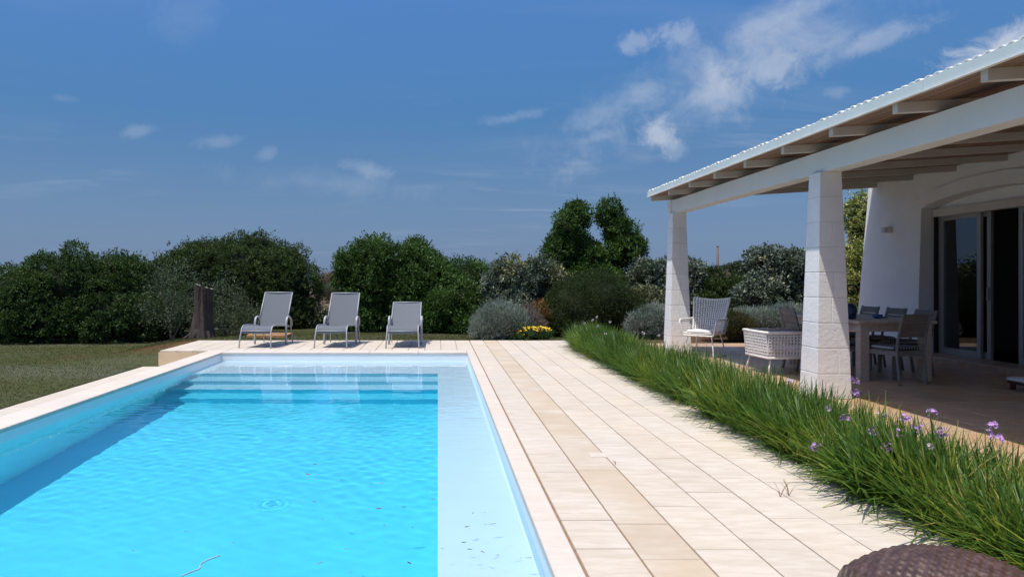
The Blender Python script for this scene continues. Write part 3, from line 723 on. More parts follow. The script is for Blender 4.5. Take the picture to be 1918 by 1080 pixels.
# ------------------------------------------------------------------ furniture
def arc(pts, n=6):
    """Catmull-Rom through the points"""
    P = [Vector(p) for p in pts]; P = [P[0]*2-P[1]]+P+[P[-1]*2-P[-2]]; out = []
    for i in range(1, len(P)-2):
        for k in range(n):
            t = k/n; a, b, c, d = P[i-1:i+3]
            out.append(.5*((2*b)+(c-a)*t+(2*a-5*b+4*c-d)*t*t+(3*b-a-3*c+d)*t**3))
    return out+[P[-2]]
def make_lounger(label, loc, rz, ang, bl=.80):
    t = thing('sun_lounger', label, 'sun lounger', loc, rz, 'sling loungers at the end of the pool')
    w = .31; hy, hz = .98, .385; a = R(ang)
    top = (hy+bl*math.cos(a), hz+bl*math.sin(a))
    prof = arc([(0, .045, .30), (0, .10, .395), (0, .22, .435), (0, .6, .415), (0, hy, hz)], 5)
    back = [Vector((0, hy+(top[0]-hy)*k/6, hz+(top[1]-hz)*k/6+.012*math.sin(math.pi*k/6)*0)) for k in range(7)]
    def sheet(line, wd, sag):
        mb = MB(); n = len(line)-1
        for dz in (0, -.006):
            mb.grid(lambda u, v: Vector((-wd+2*wd*u, line[round(v*n)].y, line[round(v*n)].z+dz-sag*(1-(2*u-1)**2))), 8, n)
        return mb
    sheet(prof, w-.012, .012).build('seat_sling', M['sling'], t)
    mb = MB(); n = 6; nv = Vector((0, -math.sin(a), math.cos(a)))
    for dz in (0, -.006):
        mb.grid(lambda u, v: Vector((-(w-.02)+2*(w-.02)*u, back[round(v*n)].y, back[round(v*n)].z))+nv*(dz-.012*(1-(2*u-1)**2)), 8, n)
    bo = mb.build('back_sling', M['sling'], t)
    for s in (-1, 1):
        x = s*w
        fl = arc([(x*1.06, -.02, 0), (x*1.03, .01, .2), (x, .05, .33), (x, .12, .415), (x, .24, .44), (x, .6, .42), (x, hy, hz), (x, 1.3, .35)], 5)
        MB().tube(fl, .0145, 8).build('front_leg', M['alu'], t)
        arm = arc([(x*1.10, .86, 0), (x*1.10, .86, .25), (x*1.10, .87, .47), (x*1.10, .94, .565), (x*1.10, 1.06, .575), (x*1.09, 1.19, .50), (x*1.02, 1.27, .37)], 5)
        MB().tube(arm, .013, 8, flat=1.9).build('armrest', M['alu'], t)
        MB().tube(arc([(x*1.04, 1.34, 0), (x*1.02, 1.30, .2), (x, 1.24, .36)], 4), .012, 6).build('rear_leg', M['alu'], t)
        MB().tube([(x, hy-.02, hz), (x*.985, top[0], top[1])], .0135, 8).build('back_rail', M['alu'], bo)
    MB().tube([(-w*.985, top[0], top[1]), (w*.985, top[0], top[1])], .0135, 8).build('back_rail', M['alu'], bo)
    MB().tube([(-w, .86, .25), (w, .86, .25)], .010, 6).build('cross_bar', M['alu'], t)
    MB().tube([(-w, .05, .335), (w, .05, .335)], .010, 6).build('cross_bar', M['alu'], t)
    return t
make_lounger('grey sling lounger with upright back beside the old tree stump', (-3.63, 14.33, .002), R(-7), 60)
make_lounger('grey sling lounger with upright back, between the other two loungers', (-2.13, 14.33, .002), R(-5), 58)
make_lounger('grey sling lounger with its back reclined lower than the other two', (-.70, 14.30, .002), R(-1), 36)

def make_chair(label, loc, rz, group='teak chairs round the table'):
    """slat-back dining chair facing +Y"""
    t = thing('dining_chair', label, 'chair', loc, rz, group)
    for s in (-1, 1):
        MB().tube(arc([(s*.205, -.26, 0), (s*.205, -.225, .25), (s*.205, -.215, .44), (s*.205, -.25, .66), (s*.205, -.31, .88)], 4), .0215, 4).build('back_leg', M['teak'], t)
        MB().box(s*.205-.021, s*.205+.021, .19, .232, 0, .40).build('front_leg', M['teak'], t)
        MB().bar((s*.205, -.21, .385), (s*.205, .21, .385), .022, .06).build('side_rail', M['teak'], t)
    MB().bar((-.19, .21, .385), (.19, .21, .385), .022, .06).build('seat_rail', M['teak'], t)
    MB().bar((-.19, -.215, .385), (.19, -.215, .385), .022, .06).build('seat_rail', M['teak'], t)
    for k in range(5): MB().box(-.226, .226, -.20+k*.087, -.12+k*.087, .405+.0006*k, .42).build('seat_slat', M['slat'], t)
    for k in range(3):
        z = .585+k*.098; y = -.233-.28*(z-.585)
        MB().bar((-.19, y, z+.047), (.19, y, z+.047), .018, .092, (0, -.27, 1)).build('back_slat', M['slat'], t)
    cu = rounded_box(-.205, .205, -.19, .225, .42, .475, .03).build('seat_cushion', M['stripe'], t)
    return t
m, t_, b_ = new_mat('striped cushion cloth')
oc = t_.add('ShaderNodeTexCoord').outputs['Object']; sx = t_.add('ShaderNodeSeparateXYZ'); t_.put(sx.inputs[0], oc)
wv = t_.math('SINE', t_.math('MULTIPLY', sx.outputs[0], 150))
t_.put(b_.inputs['Base Color'], t_.mix(t_.rng(wv, .2, .6), (.05, .055, .075), (.34, .34, .36))); b_.inputs['Roughness'].default_value = .9
M['stripe'] = m
make_chair('weathered teak chair with striped cushion at the head of the table, slatted back outward', (5.78, 9.10, ZT+.001), R(14))
for k, y in enumerate((9.92, 10.56, 11.2)):
    make_chair(('teak chair on the house side of the table, next to the chair at its head', 'teak chair on the house side of the table, middle one of three', 'teak chair on the house side of the table, farthest from the chair at its head')[k], (6.42, y, ZT+.001), R(90))
make_chair('teak chair partly hidden by a pillar, on the garden side of the table', (5.36, 9.66, ZT+.001), R(-90))
make_chair('teak chair with leaning slatted back seen above the white rope armchair', (5.33, 10.38, ZT+.001), R(-90))
def make_table():
    t = thing('dining_table', 'long pale weathered teak dining table on the veranda', 'table', (5.86, 10.2, ZT+.001))
    hx, hy = .50, 1.03; n = 8; w = 2*hx/n
    for k in range(n): MB().box(-hx+k*w+.003, -hx+(k+1)*w-.003, -hy, hy, .735, .77, ch=.004).build('table_plank', M['tablewood'], t)
    for sx in (-1, 1):
        for sy in (-1, 1): MB().box(sx*.40-.055, sx*.40+.055, sy*.93-.055, sy*.93+.055, 0, .734).build('leg', M['tablewood'], t)
        MB().box(sx*.43-.014, sx*.43+.014, -.874, .874, .63, .733).build('apron', M['tablewood'], t)
        MB().box(-.344, .344, sx*.96-.014, sx*.96+.014, .63, .733).build('apron', M['tablewood'], t)
make_table()
zt = ZT+.771
v = thing('vase', 'round shouldered dark blue glazed vase on the table', 'vase', (5.50, 9.62, zt))
MB().lathe([(.05, 0), (.075, .01), (.082, .08), (.082, .14), (.07, .175), (.045, .19), (.043, .205), (.035, .205), (.035, .19)], n=24).build('vase_body', M['blueglaze'], v)
def bowl(label, x, y, r):
    o = thing('bowl', label, 'bowl', (x, y, zt), 0, None)
    MB().lathe([(r*.5, 0), (r*.85, .015), (r, .055), (r*.93, .055), (r*.75, .02), (.002, .012)], n=20).build('bowl_body', M['bowlblue'], o)
bowl('small blue glazed bowl on the table beside the vase', 5.93, 9.72, .065)
pl = thing('plate', 'flat blue glazed plate lying on the table', 'plate', (6.12, 9.98, zt))
MB().lathe([(.06, 0), (.10, .008), (.105, .016), (.095, .014), (.002, .006)], n=24).build('plate_body', M['bowlblue'], pl)

def net(mb, fn, nu, nv, r=.006, n=4, dbl=True):
    """rope netting over a surface: paired verticals, single horizontals woven in and out"""
    for i in range(nu+1):
        u = i/nu
        for d in ((-.16/nu, .16/nu) if dbl and 0 < i < nu else (0,)):
            mb.tube([fn(u+d*math.cos(j*math.pi), j/nv) for j in range(nv+1)], r, n)
    for j in range(nv+1):
        mb.tube([fn(i/nu, j/nv) for i in range(nu+1)], r*1.05, n)
    return mb
def make_wing_chair():
    """high wing-back rope chair facing +Y"""
    t = thing('wing_chair', 'white rope wing chair with high flared back beside a pillar', 'chair', (4.52, 12.22, ZT+.001), R(138))
    def back(u, v):
        w = .25+.065*v**1.2; a = (u-.5)*2
        return Vector((w*a, -.22-.20*v+.10*a*a*(1-.1*v), .40+.54*v+.035*a*a*v))
    net(MB(), back, 15, 17, .0085).build('woven_back', M['rope'], t)
    rim = [back(0, k/8) for k in range(9)]+[back(k/10, 1) for k in range(1, 11)]+[back(1, 1-k/8) for k in range(1, 9)]
    MB().tube(rim, .014, 8).build('back_frame', M['rope'], t)
    def seat(u, v): return Vector((-.25+.5*u, -.22+.49*v, .38+.02*v-.02*math.sin(math.pi*u)))
    net(MB(), seat, 12, 12, .007).build('woven_seat', M['rope'], t)
    rounded_box(-.23, .23, -.17, .26, .385, .445, .03).build('seat_cushion', M['cushion_white'], t)
    for s in (-1, 1):
        def side(u, v, s=s):
            y0 = -.24-.02*v; y1 = .27+.02*v
            zt_ = .36+.25*v
            return Vector((s*(.255+.06*v), y0+(y1-y0)*u, zt_-.0*u))
        net(MB(), side, 12, 7, .0035, 4, False).build('woven_arm', M['rope'], t)
        MB().tube(arc([(s*.265, -.31, .64), (s*.31, -.12, .615), (s*.318, .12, .615), (s*.315, .27, .60), (s*.285, .285, .48), (s*.255, .27, .37), (s*.2, .275, .355), (0, .28, .352)], 5), .014, 8).build('arm_frame', M['rope'], t)
        MB().tube(arc([(s*.20, .20, .36), (s*.245, .25, .10), (s*.255, .26, .012), (s*.25, .2, .011), (s*.25, -.2, .011), (s*.255, -.28, .012), (s*.245, -.26, .1), (s*.2, -.17, .37)], 4), .0105, 7).build('leg', M['rope'], t)
make_wing_chair()
def make_rope_armchair():
    t = thing('rope_armchair', 'low white rope armchair, partly hidden behind the nearer pillar', 'chair', (4.80, 10.06, ZT+.001), R(-86))
    hx, hy = .30, .36
    def sidef(s): return lambda u, v: Vector((s*(hx+.012*v), -hy+2*hy*u, .24+.33*v))
    for s in (-1, 1):
        net(MB(), sidef(s), 16, 8, .0085).build('woven_arm', M['rope'], t)
    net(MB(), lambda u, v: Vector((-hx+2*hx*u, -hy-.03*v, .24+.33*v)), 14, 8, .0085).build('woven_back', M['rope'], t)
    MB().tube([(hx+.014, hy, .575), (hx+.014, -hy-.03, .575), (-hx-.014, -hy-.03, .575), (-hx-.014, hy, .575)], .02, 8).build('arm_frame', M['rope'], t)
    MB().tube([(hx, hy, .235), (hx, -hy, .235), (-hx, -hy, .235), (-hx, hy, .235)], .017, 8, closed=True).build('seat_frame', M['rope'], t)
    for s in (-1, 1): MB().tube([(s*(hx+.014), hy, .575), (s*hx, hy, .235)], .017, 8).build('arm_frame', M['rope'], t)
    net(MB(), lambda u, v: Vector((-hx+2*hx*u, -hy+2*hy*v, .26)), 10, 12, .008).build('woven_seat', M['rope'], t)
    rounded_box(-.27, .27, -.30, .34, .27, .36, .03).build('seat_cushion', M['cushion_white'], t)
    for sx in (-1, 1):
        for sy in (-1, 1): MB().tube([(sx*(hx-.03), sy*(hy-.05), .235), (sx*(hx+.01), sy*(hy+.0), .0)], .0125, 7).build('leg', M['rope'], t)
make_rope_armchair()
st = thing('floor_stool', 'low dark wood floor stool with pale rounded cushion near the glass doors', 'stool', (6.98, 8.32, ZT+.001))
for sx in (-1, 1):
    for sy in (-1, 1): MB().box(sx*.19-.022, sx*.19+.022, sy*.19-.022, sy*.19+.022, 0, .07).build('leg', M['darkwood'], st)
MB().box(-.23, .23, -.23, .23, .071, .10).build('seat_frame', M['darkwood'], st)
rounded_box(-.26, .26, -.26, .26, .10, .155, .03).build('cushion', M['cushion_white'], st)

def make_wicker():
    """brown wicker chaise by the camera: only its rounded far end shows"""
    m, t, b = new_mat('brown wicker strand')
    uv = t.add('ShaderNodeAttribute', attribute_name='tint').outputs['Fac']
    n = t.noise(t.add('ShaderNodeTexCoord').outputs['Object'], 30, 3, .6)
    t.put(b.inputs['Base Color'], t.ramp(n, [(.3, (.045, .025, .018)), (.55, (.085, .048, .036)), (.75, (.15, .10, .082))])); b.inputs['Roughness'].default_value = .38
    o = thing('wicker_chaise', 'brown woven wicker chaise with rounded end on the paving beside the border', 'chaise', (1.80, 1.97, .001), R(-2))
    L, W = 1.9, .66; nu, nv = 132, 320
    def prof(v):                                     # wave along the length, v = 1 is the far end
        y = -L/2+L*v+.0
        z = .33+.10*math.exp(-((v-.80)/.14)**2)+.32*max(0, .32-v)/.32
        if v > .90: q = (v-.90)/.10; z -= .27*q**2.4; y -= .055*q**2.5
        return y, z
    V = np.zeros(((nu+1)*(nv+1), 3)); k = 0
    for j in range(nv+1):
        v = j/nv; y, z = prof(v)
        for i in range(nu+1):
            u = i/nu; a = 2*u-1
            x = W/2*a*(1-.16*max(0, (v-.80)/.2)**2)
            drop = .115*abs(a)**2+.10*max(0, abs(a)-.86)/.14*max(0, abs(a)-.86)/.14*1.6
            skew = i+.0*j
            ci = math.floor(i/4); cj = math.floor(j/4)
            wv = abs(math.sin(math.pi*i/4))*abs(math.sin(math.pi*j/4))
            up = 1 if (ci+cj) % 2 else -1
            rel = .0052*up*wv
            V[k] = (x, y+.0*a, z-drop+rel); k += 1
    mb = MB(); mb.v = [tuple(p) for p in V.tolist()]
    mb.f = [(j*(nu+1)+i, j*(nu+1)+i+1, (j+1)*(nu+1)+i+1, (j+1)*(nu+1)+i) for j in range(nv) for i in range(nu)]; mb.smooth = [True]*len(mb.f)
    mb.build('woven_top', m, o)
    for s in (-1, 1):
        MB().tube(arc([(s*(W/2-.02), -L/2+L*v, prof(v)[1]-.15) for v in (.02, .2, .4, .6, .8, .93)], 4), .022, 8).build('side_frame', m, o)
        for y in (-.7, .62): MB().box(s*.27-.025, s*.27+.025, y-.025, y+.025, 0, .24).build('leg', m, o)
make_wicker()
# ------------------------------------------------------------------ vegetation
def unit(a): return a/np.maximum(np.linalg.norm(a, axis=-1, keepdims=True), 1e-9)
def lump(p, rng, n=7, k=3.2):
    K = rng.normal(0, 1, (n, 3))*k; ph = rng.uniform(0, 6.28, n)
    return np.sin(p @ K.T+ph).sum(1)/math.sqrt(n)
def leaf_cloud(blobs, n_sprig, per, L, W, seed, up=.35, spread=.16, inner=.80, gap=.45, shoots=.10, zmin=None, droop=0, lumpy=.10, rnd=.8):
    """leaves on sprigs that cover the outside of overlapping blobs; returns quads and a tint per leaf"""
    rng = np.random.default_rng(seed); Bc = np.array([b[:3] for b in blobs], float); Br = np.array([b[3:6] for b in blobs], float)
    wgt = (Br[:, 0]*Br[:, 2]+Br[:, 0]*Br[:, 1]+Br[:, 1]*Br[:, 2]); wgt /= wgt.sum()
    N = int(n_sprig*5); k = rng.choice(len(blobs), N, p=wgt)
    d = unit(rng.normal(0, 1, (N, 3)))
    u = inner+(1.02-inner)*rng.random(N)**.6
    sh = rng.random(N) < shoots; u[sh] += rng.uniform(.02, .20 if inner > .65 else .55, sh.sum())
    P0 = Bc[k]+d*Br[k]
    f = lump(P0, np.random.default_rng(seed+1), 7, 2.0); f2 = lump(P0, np.random.default_rng(seed+2), 7, 5.0)
    P = Bc[k]+d*Br[k]*(u*(1+lumpy*f+.6*lumpy*f2))[:, None]
    keep = np.ones(N, bool)
    for i in range(len(blobs)):
        q = np.linalg.norm((P-Bc[i])/Br[i], axis=1); keep &= ~((q < .62) & (k != i))
    keep &= ~((f2 < -gap*2.2) & ~sh)                                # thin spots
    keep &= (d[:, 2] > -.75) & (P[:, 1]-Bc[k, 1] < Br[k, 1]*.75)
    if zmin is not None: keep &= P[:, 2] > zmin
    P = P[keep][:n_sprig]; nrm = unit((d/Br[k])[keep][:n_sprig]); tf = (f2[keep][:n_sprig])
    n = len(P); ax = unit(nrm+np.array([0, 0, up])+rng.normal(0, .35, (n, 3)))
    A = np.repeat(ax, per, 0); O = np.repeat(P, per, 0); n *= per
    O = O+A*(rng.random(n)*spread)[:, None]+rng.normal(0, spread*.22, (n, 3))
    D = unit(A*.8+rng.normal(0, rnd, (n, 3))+np.array([0, 0, -droop]))
    S = unit(np.cross(D, rng.normal(0, 1, (n, 3))+np.array([0, 0, 1.2]))); Nn = np.cross(S, D)
    l = (L*rng.uniform(.65, 1.25, n))[:, None]; w = (W*rng.uniform(.7, 1.2, n))[:, None]
    mid = O+D*l*.48-Nn*w*.18
    V = np.stack([O, mid+S*w*.5, O+D*l, mid-S*w*.5], 1).reshape(-1, 3)
    tint = np.clip(rng.random(n)*.75+np.repeat(np.clip(tf, -1.5, 1.5)*.08, per)+.1, 0, 1)
    return V, tint
def clumps(blobs, r, seed, zmin):
    """billows: many small rounded clumps over the outside of the big outline"""
    rng = random.Random(seed); out = []
    for b in blobs:
        b = (*b[:2], b[2]-.25*r, max(r, b[3]-.25*r), b[4], max(r*.9, b[5]-.25*r))
        n = int(.9*math.pi*(b[3]*b[5]+.6*b[3]*b[4])/(r*r)*.9)+4
        for _ in range(n):
            d = Vector((rng.gauss(0, 1), rng.gauss(-.25, 1), rng.gauss(.1, 1))).normalized(); q = r*rng.choice((.65, .8, 1, 1, 1.25))
            if d.y > .55: continue
            c = Vector((b[0]+d.x*max(.05, b[3]-q*.75), b[1]+d.y*max(.05, b[4]-q*.75), b[2]+d.z*max(.05, b[5]-q*.75)))
            c += d*(rng.gauss(.0, .35)*r)
            if c.z < zmin: continue
            out.append((c.x, c.y, c.z, q*rng.uniform(.9, 1.15), q, q*rng.uniform(.8, 1.1)))
    return out
def core_mesh(blobs, s, seed, zmin=None):
    mb = MB(); rng = np.random.default_rng(seed)
    for b in blobs:
        K = rng.normal(0, 2.5, (5, 3)); ph = rng.uniform(0, 6, 5)
        st = len(mb.v); mb.ball(b[:3], [q*s for q in b[3:6]], 16, 10)
        for i in range(st, len(mb.v)):
            p = np.array(mb.v[i]); c = np.array(b[:3]); f = 1+.06*float(np.sin(K @ p+ph).sum())
            q = c+(p-c)*f
            if zmin is not None: q[2] = max(q[2], zmin)
            mb.v[i] = tuple(q)
    return mb
def blob(x, y, rx, ry, Y, dep=None):
    """ellipsoid whose outline is given in photo pixels, standing at distance Y"""
    k = Y/FPX; return ((x-VX)*k, Y, H+(VY-y)*k, rx*k, dep if dep else rx*k*.8, ry*k)
def plant(name, label, cat, blobs, n, per, L, W, mat, seed, core='core', cs=.80, group=None, trunk=None, crown='crown', stem='stem', base=None, **kw):
    bx = sum(b[0] for b in blobs)/len(blobs); by = sum(b[1] for b in blobs)/len(blobs)
    bz = ground_h(bx, by) if base is None else base
    t = thing(name, label, cat, (bx, by, bz), 0, group); off = np.array([bx, by, bz])
    cl = kw.pop('cl', 0)
    V, tint = leaf_cloud(clumps(blobs, cl, seed, bz+.08) if cl else blobs, n, per, L, W, seed, zmin=kw.pop('zmin', bz+.02), **kw)
    o = link(bpy.data.objects.new(crown, fast_mesh(crown, V-off, 4, M[mat], tint)), t)
    if core:
        c = core_mesh(blobs, cs*(.89 if cl else 1), seed, bz+.03); c.v = [tuple(np.array(p)-off) for p in c.v]; c.build('light_block_core', M[core], t)  # added solid filler, keeps light and sight from passing through the crown
    # woody stems up into the crown
    mb = MB(); rng = random.Random(seed)
    tr = trunk or [(bx, by, .035)]
    for (x, y, r) in tr:
        gz = ground_h(x, y) if base is None else base
        for b in sorted(blobs, key=lambda b: math.hypot(b[0]-x, b[1]-y))[:4]:
            mid = Vector((x+(b[0]-x)*.35+rng.uniform(-.1, .1), y+(b[1]-y)*.35, gz+(b[2]-gz)*.5))
            pts = arc([Vector((x, y, gz-.05)), mid, Vector(b[:3])], 4)
            mb.tube(pts, [r*(1-.6*i/(len(pts)-1)) for i in range(len(pts))], 6)
    mb.v = [tuple(np.array(p)-off) for p in mb.v]; mb.build('trunk' if cat == 'tree' else stem, M['twig'], t)
    return t
GH = 'shrubs closing the garden behind the pool'
# --- left hedge and dome
plant('lentisk_shrub', 'broad dark green evergreen shrub with lumpy top at the end of the lawn', 'shrub',
      [blob(40, 575, 120, 78, 19.6, 1.3), blob(150, 540, 120, 82, 20.0, 1.4), blob(232, 545, 80, 80, 20.2, 1.3), blob(215, 590, 120, 60, 19.5, 1.1), blob(90, 595, 130, 58, 19.3, 1.0),
       blob(-70, 590, 110, 80, 19.8, 1.2), blob(300, 590, 70, 62, 20.0, 1.1), blob(30, 545, 50, 50, 20.2, .9)], 15000, 8, .08, .036, 'lf_dark', 11, spread=.11, gap=.8, cl=.33, inner=.6)
plant('dome_shrub', 'tall dome of dark olive foliage behind the stump', 'shrub',
      [blob(450, 535, 140, 98, 21.5, 1.7), blob(530, 545, 75, 88, 21.3, 1.3), blob(350, 550, 85, 78, 21.4, 1.4), blob(470, 480, 70, 46, 21.6, 1.1), blob(400, 500, 70, 52, 21.5, 1.1), blob(560, 590, 46, 50, 20.9, .9), blob(440, 600, 150, 52, 20.7, 1.1)],
      14000, 8, .08, .034, 'lf_dome', 12, spread=.11, gap=.8, cl=.33, inner=.6)
plant('olive_sapling', 'thin silvery olive sapling growing left of the stump', 'olive tree',
      [blob(330, 545, 40, 46, 18.2, .45), blob(310, 580, 34, 34, 18.2, .4), blob(345, 590, 34, 40, 18.1, .4), blob(300, 545, 22, 30, 18.3, .3)], 620, 9, .075, .017, 'lf_olive', 13, core=None, spread=.26, inner=.25, gap=1.5, rnd=.55)
plant('olive_bush', 'low silvery olive regrowth between the stump and the first lounger', 'olive tree',
      [blob(420, 585, 40, 52, 18.3, .5), blob(446, 600, 36, 38, 18.3, .4), blob(405, 612, 30, 30, 18.1, .4)], 620, 9, .075, .018, 'lf_olive', 14, core=None, spread=.24, inner=.25, gap=1.5, rnd=.55)
# --- glossy group behind the loungers
plant('laurel_tree', 'bright green rounded tree with a side shoot, behind the middle lounger', 'tree',
      [blob(702, 480, 50, 42, 19.8, .9), blob(655, 500, 28, 44, 19.7, .6), blob(690, 540, 52, 48, 19.6, .9), blob(648, 520, 22, 24, 19.6, .4), blob(700, 590, 56, 40, 19.4, .8), blob(730, 520, 40, 50, 19.9, .8)], 5600, 8, .08, .036, 'lf_gloss', 15, spread=.12, gap=.7, cl=.30, inner=.55, shoots=.09, lumpy=.14)
plant('laurel_tree', 'bright green tree with a pointed top, behind the lowest reclined lounger', 'tree',
      [blob(775, 490, 36, 46, 20.0, .8), blob(800, 500, 34, 40, 20.0, .8), blob(772, 545, 52, 50, 19.7, .9), blob(822, 530, 40, 40, 19.8, .8), blob(770, 595, 50, 36, 19.5, .7)], 5200, 8, .08, .036, 'lf_gloss', 16, spread=.12, gap=.7, cl=.30, inner=.55, shoots=.09, lumpy=.14)
plant('laurel_shrub', 'low rounded mid green shrub next to the grey lavender mound', 'shrub',
      [blob(845, 575, 48, 48, 19.0, .8), blob(878, 560, 36, 42, 19.2, .7), blob(815, 595, 36, 34, 18.9, .6), blob(858, 600, 50, 30, 18.8, .6)], 4000, 8, .072, .03, 'lf_gloss', 17, spread=.11, gap=.7, cl=.26, inner=.55)
plant('laurel_shrub', 'sparse shoots of green shrub rising above the low rounded one', 'shrub',
      [blob(870, 522, 38, 28, 20.2, .7), blob(898, 525, 22, 24, 20.2, .5), blob(850, 545, 44, 30, 20.0, .7)], 1300, 8, .08, .032, 'lf_gloss', 18, spread=.2, gap=.5, shoots=.2)
# --- silver and tall group
plant('silver_shrub', 'silvery variegated shrub with a yellow patch, left of the tall double tree', 'shrub',
      [blob(950, 535, 42, 46, 18.8, .8), blob(990, 530, 42, 40, 18.9, .8), blob(965, 565, 50, 36, 18.6, .7), blob(1025, 545, 34, 48, 19.1, .7), blob(930, 560, 26, 40, 18.7, .6)], 4300, 7, .095, .042, 'lf_silver', 19, spread=.11, gap=.7, cl=.26, inner=.55)
plant('silver_shrub_sprays', 'yellow tinted silver shoots between the silver shrub and the tall tree', 'shrub',
      [blob(1030, 520, 22, 26, 18.5, .4), blob(1044, 545, 18, 26, 18.4, .35), blob(955, 500, 20, 14, 18.3, .3)], 420, 7, .095, .042, 'lf_silveryellow', 20, core=None, spread=.2, inner=.3, gap=1.5)
plant('tall_evergreen', 'tall double headed dark green tree standing above the other shrubs', 'tree',
      [blob(1061, 434, 34, 42, 20.5, .8), blob(1077, 402, 20, 26, 20.5, .5), blob(1048, 470, 30, 38, 20.4, .7), blob(1155, 432, 28, 40, 20.6, .7), blob(1144, 402, 15, 24, 20.6, .45), blob(1166, 470, 31, 44, 20.5, .7), blob(1105, 500, 60, 46, 20.5, 1.0), blob(1110, 550, 66, 50, 20.4, 1.0), blob(1104, 474, 30, 34, 20.6, .6)],
      7600, 8, .085, .037, 'lf_gloss', 21, spread=.12, gap=.7, cl=.30, inner=.55, lumpy=.13, shoots=.07)
plant('fine_leaved_shrub', 'large dark fine leaved shrub in front of the tall double tree', 'shrub',
      [blob(1075, 585, 52, 58, 17.9, .8), blob(1130, 575, 58, 52, 18.0, .8), blob(1175, 595, 40, 44, 17.9, .7), blob(1040, 605, 30, 34, 17.7, .5), blob(1110, 548, 46, 34, 18.2, .6)], 4600, 8, .07, .013, 'lf_fine', 22, spread=.16, gap=.8, up=1.0, rnd=.5)
plant('silver_shrub', 'silvery variegated shrub right of the tall double tree, behind the farther pillar', 'shrub',
      [blob(1215, 520, 36, 42, 19.6, .8), blob(1255, 515, 40, 38, 19.6, .8), blob(1285, 520, 26, 36, 19.4, .6), blob(1225, 560, 46, 32, 19.2, .7), blob(1278, 560, 36, 40, 19.3, .7)], 3900, 7, .095, .042, 'lf_silver', 23, spread=.11, gap=.7, cl=.26, inner=.55)
plant('yellow_shrub', 'small yellow green variegated shrub left of the farther pillar', 'shrub',
      [blob(1215, 568, 24, 22, 18.2, .4), blob(1198, 560, 14, 14, 18.2, .3)], 380, 7, .09, .04, 'lf_silveryellow', 24, spread=.13)
plant('santolina_mound', 'grey green rounded santolina mound left of the farther pillar', 'shrub',
      [blob(1218, 605, 34, 30, 17.2, .5), blob(1198, 612, 20, 20, 17.0, .4)], 1500, 8, .075, .008, 'lf_santolina', 25, core='coregrey', spread=.10, up=.7, rnd=.4, gap=1.2)
plant('santolina_mound', 'wide grey green lavender mound at the edge of the lawn behind the pool', 'shrub',
      [blob(940, 607, 42, 34, 16.85, .5), blob(915, 618, 26, 22, 16.8, .4), blob(965, 615, 24, 22, 16.8, .4)], 2300, 8, .085, .008, 'lf_santolina', 26, core='coregrey', spread=.11, up=.7, rnd=.4, gap=1.2)
plant('lavender_bush', 'faded brown lavender bush between grey mound and yellow daisies', 'shrub',
      [blob(985, 605, 18, 24, 17.0, .35), blob(1000, 612, 14, 18, 17.0, .3)], 420, 8, .08, .007, 'lf_lavender', 27, core='coregrey', spread=.12, up=1.0, rnd=.4, gap=1.2)
plant('dry_plant', 'upright plant with rust coloured dry top behind the yellow daisies', 'plant',
      [blob(1010, 577, 9, 14, 17.3, .2), blob(1016, 600, 11, 20, 17.3, .2)], 140, 7, .06, .018, 'lf_dry', 28, core=None, spread=.12, inner=.2, gap=2, up=.9)
def daisies():
    bl = [blob(998, 626, 34, 13, 16.5, .35), blob(978, 630, 20, 9, 16.45, .3)]
    t = plant('daisy_clump', 'low clump of yellow daisies in flower at the end of the paving', 'flowers', bl, 420, 7, .05, .012, 'lf_gloss', 29, core='core', spread=.07, up=.8, gap=2, cs=.7)
    rng = random.Random(5); mb = MB(); o = Vector(t.location)
    for k in range(150):
        b = bl[0] if rng.random() < .75 else bl[1]
        a = rng.uniform(0, 6.28); r = math.sqrt(rng.random()); h = math.sqrt(max(0, 1-r*r*.8))
        p = Vector((b[0]+b[3]*r*math.cos(a)*1.02, b[1]+b[4]*r*math.sin(a), max(.04, b[2]+b[5]*h+rng.uniform(.0, .05))))-o
        d = rng.uniform(.022, .036); n = 9; tilt = Vector((rng.uniform(-.5, .3), rng.uniform(-.6, .1), 1)).normalized()
        e1 = tilt.cross(Vector((0, 1, 0))).normalized(); e2 = tilt.cross(e1)
        ring = [p+(e1*math.cos(6.283*i/n)+e2*math.sin(6.283*i/n))*d*(1 if i % 2 else .75) for i in range(n)]
        mb.add([p+tilt*.006]+ring, [(0, 1+i, 1+(i+1) % n) for i in range(n)])
    mb.build('flower_heads', M['yellow'], t)['kind'] = 'stuff'
daisies()
# --- behind the veranda
plant('green_shrub', 'mid green leafy shrub seen between the two pillars', 'shrub',
      [blob(1320, 545, 40, 44, 19.6, .8), blob(1372, 548, 40, 42, 19.8, .8), blob(1340, 580, 60, 30, 19.0, .6), blob(1395, 570, 34, 36, 19.4, .6), blob(1300, 575, 34, 34, 19.2, .6)], 4200, 8, .08, .032, 'lf_dome', 30, spread=.11, gap=.7, cl=.28, inner=.55)
plant('silver_shrub', 'big pale silvery shrub behind the rope armchair', 'shrub',
      [blob(1455, 505, 46, 40, 18.6, .9), blob(1420, 490, 28, 20, 18.6, .6), blob(1480, 510, 36, 46, 18.8, .8), blob(1440, 550, 52, 46, 18.3, .9), blob(1490, 560, 40, 50, 18.4, .8), blob(1530, 545, 50, 62, 18.8, .8)], 5400, 7, .095, .042, 'lf_silver', 31, spread=.11, gap=.7, cl=.26, inner=.55)
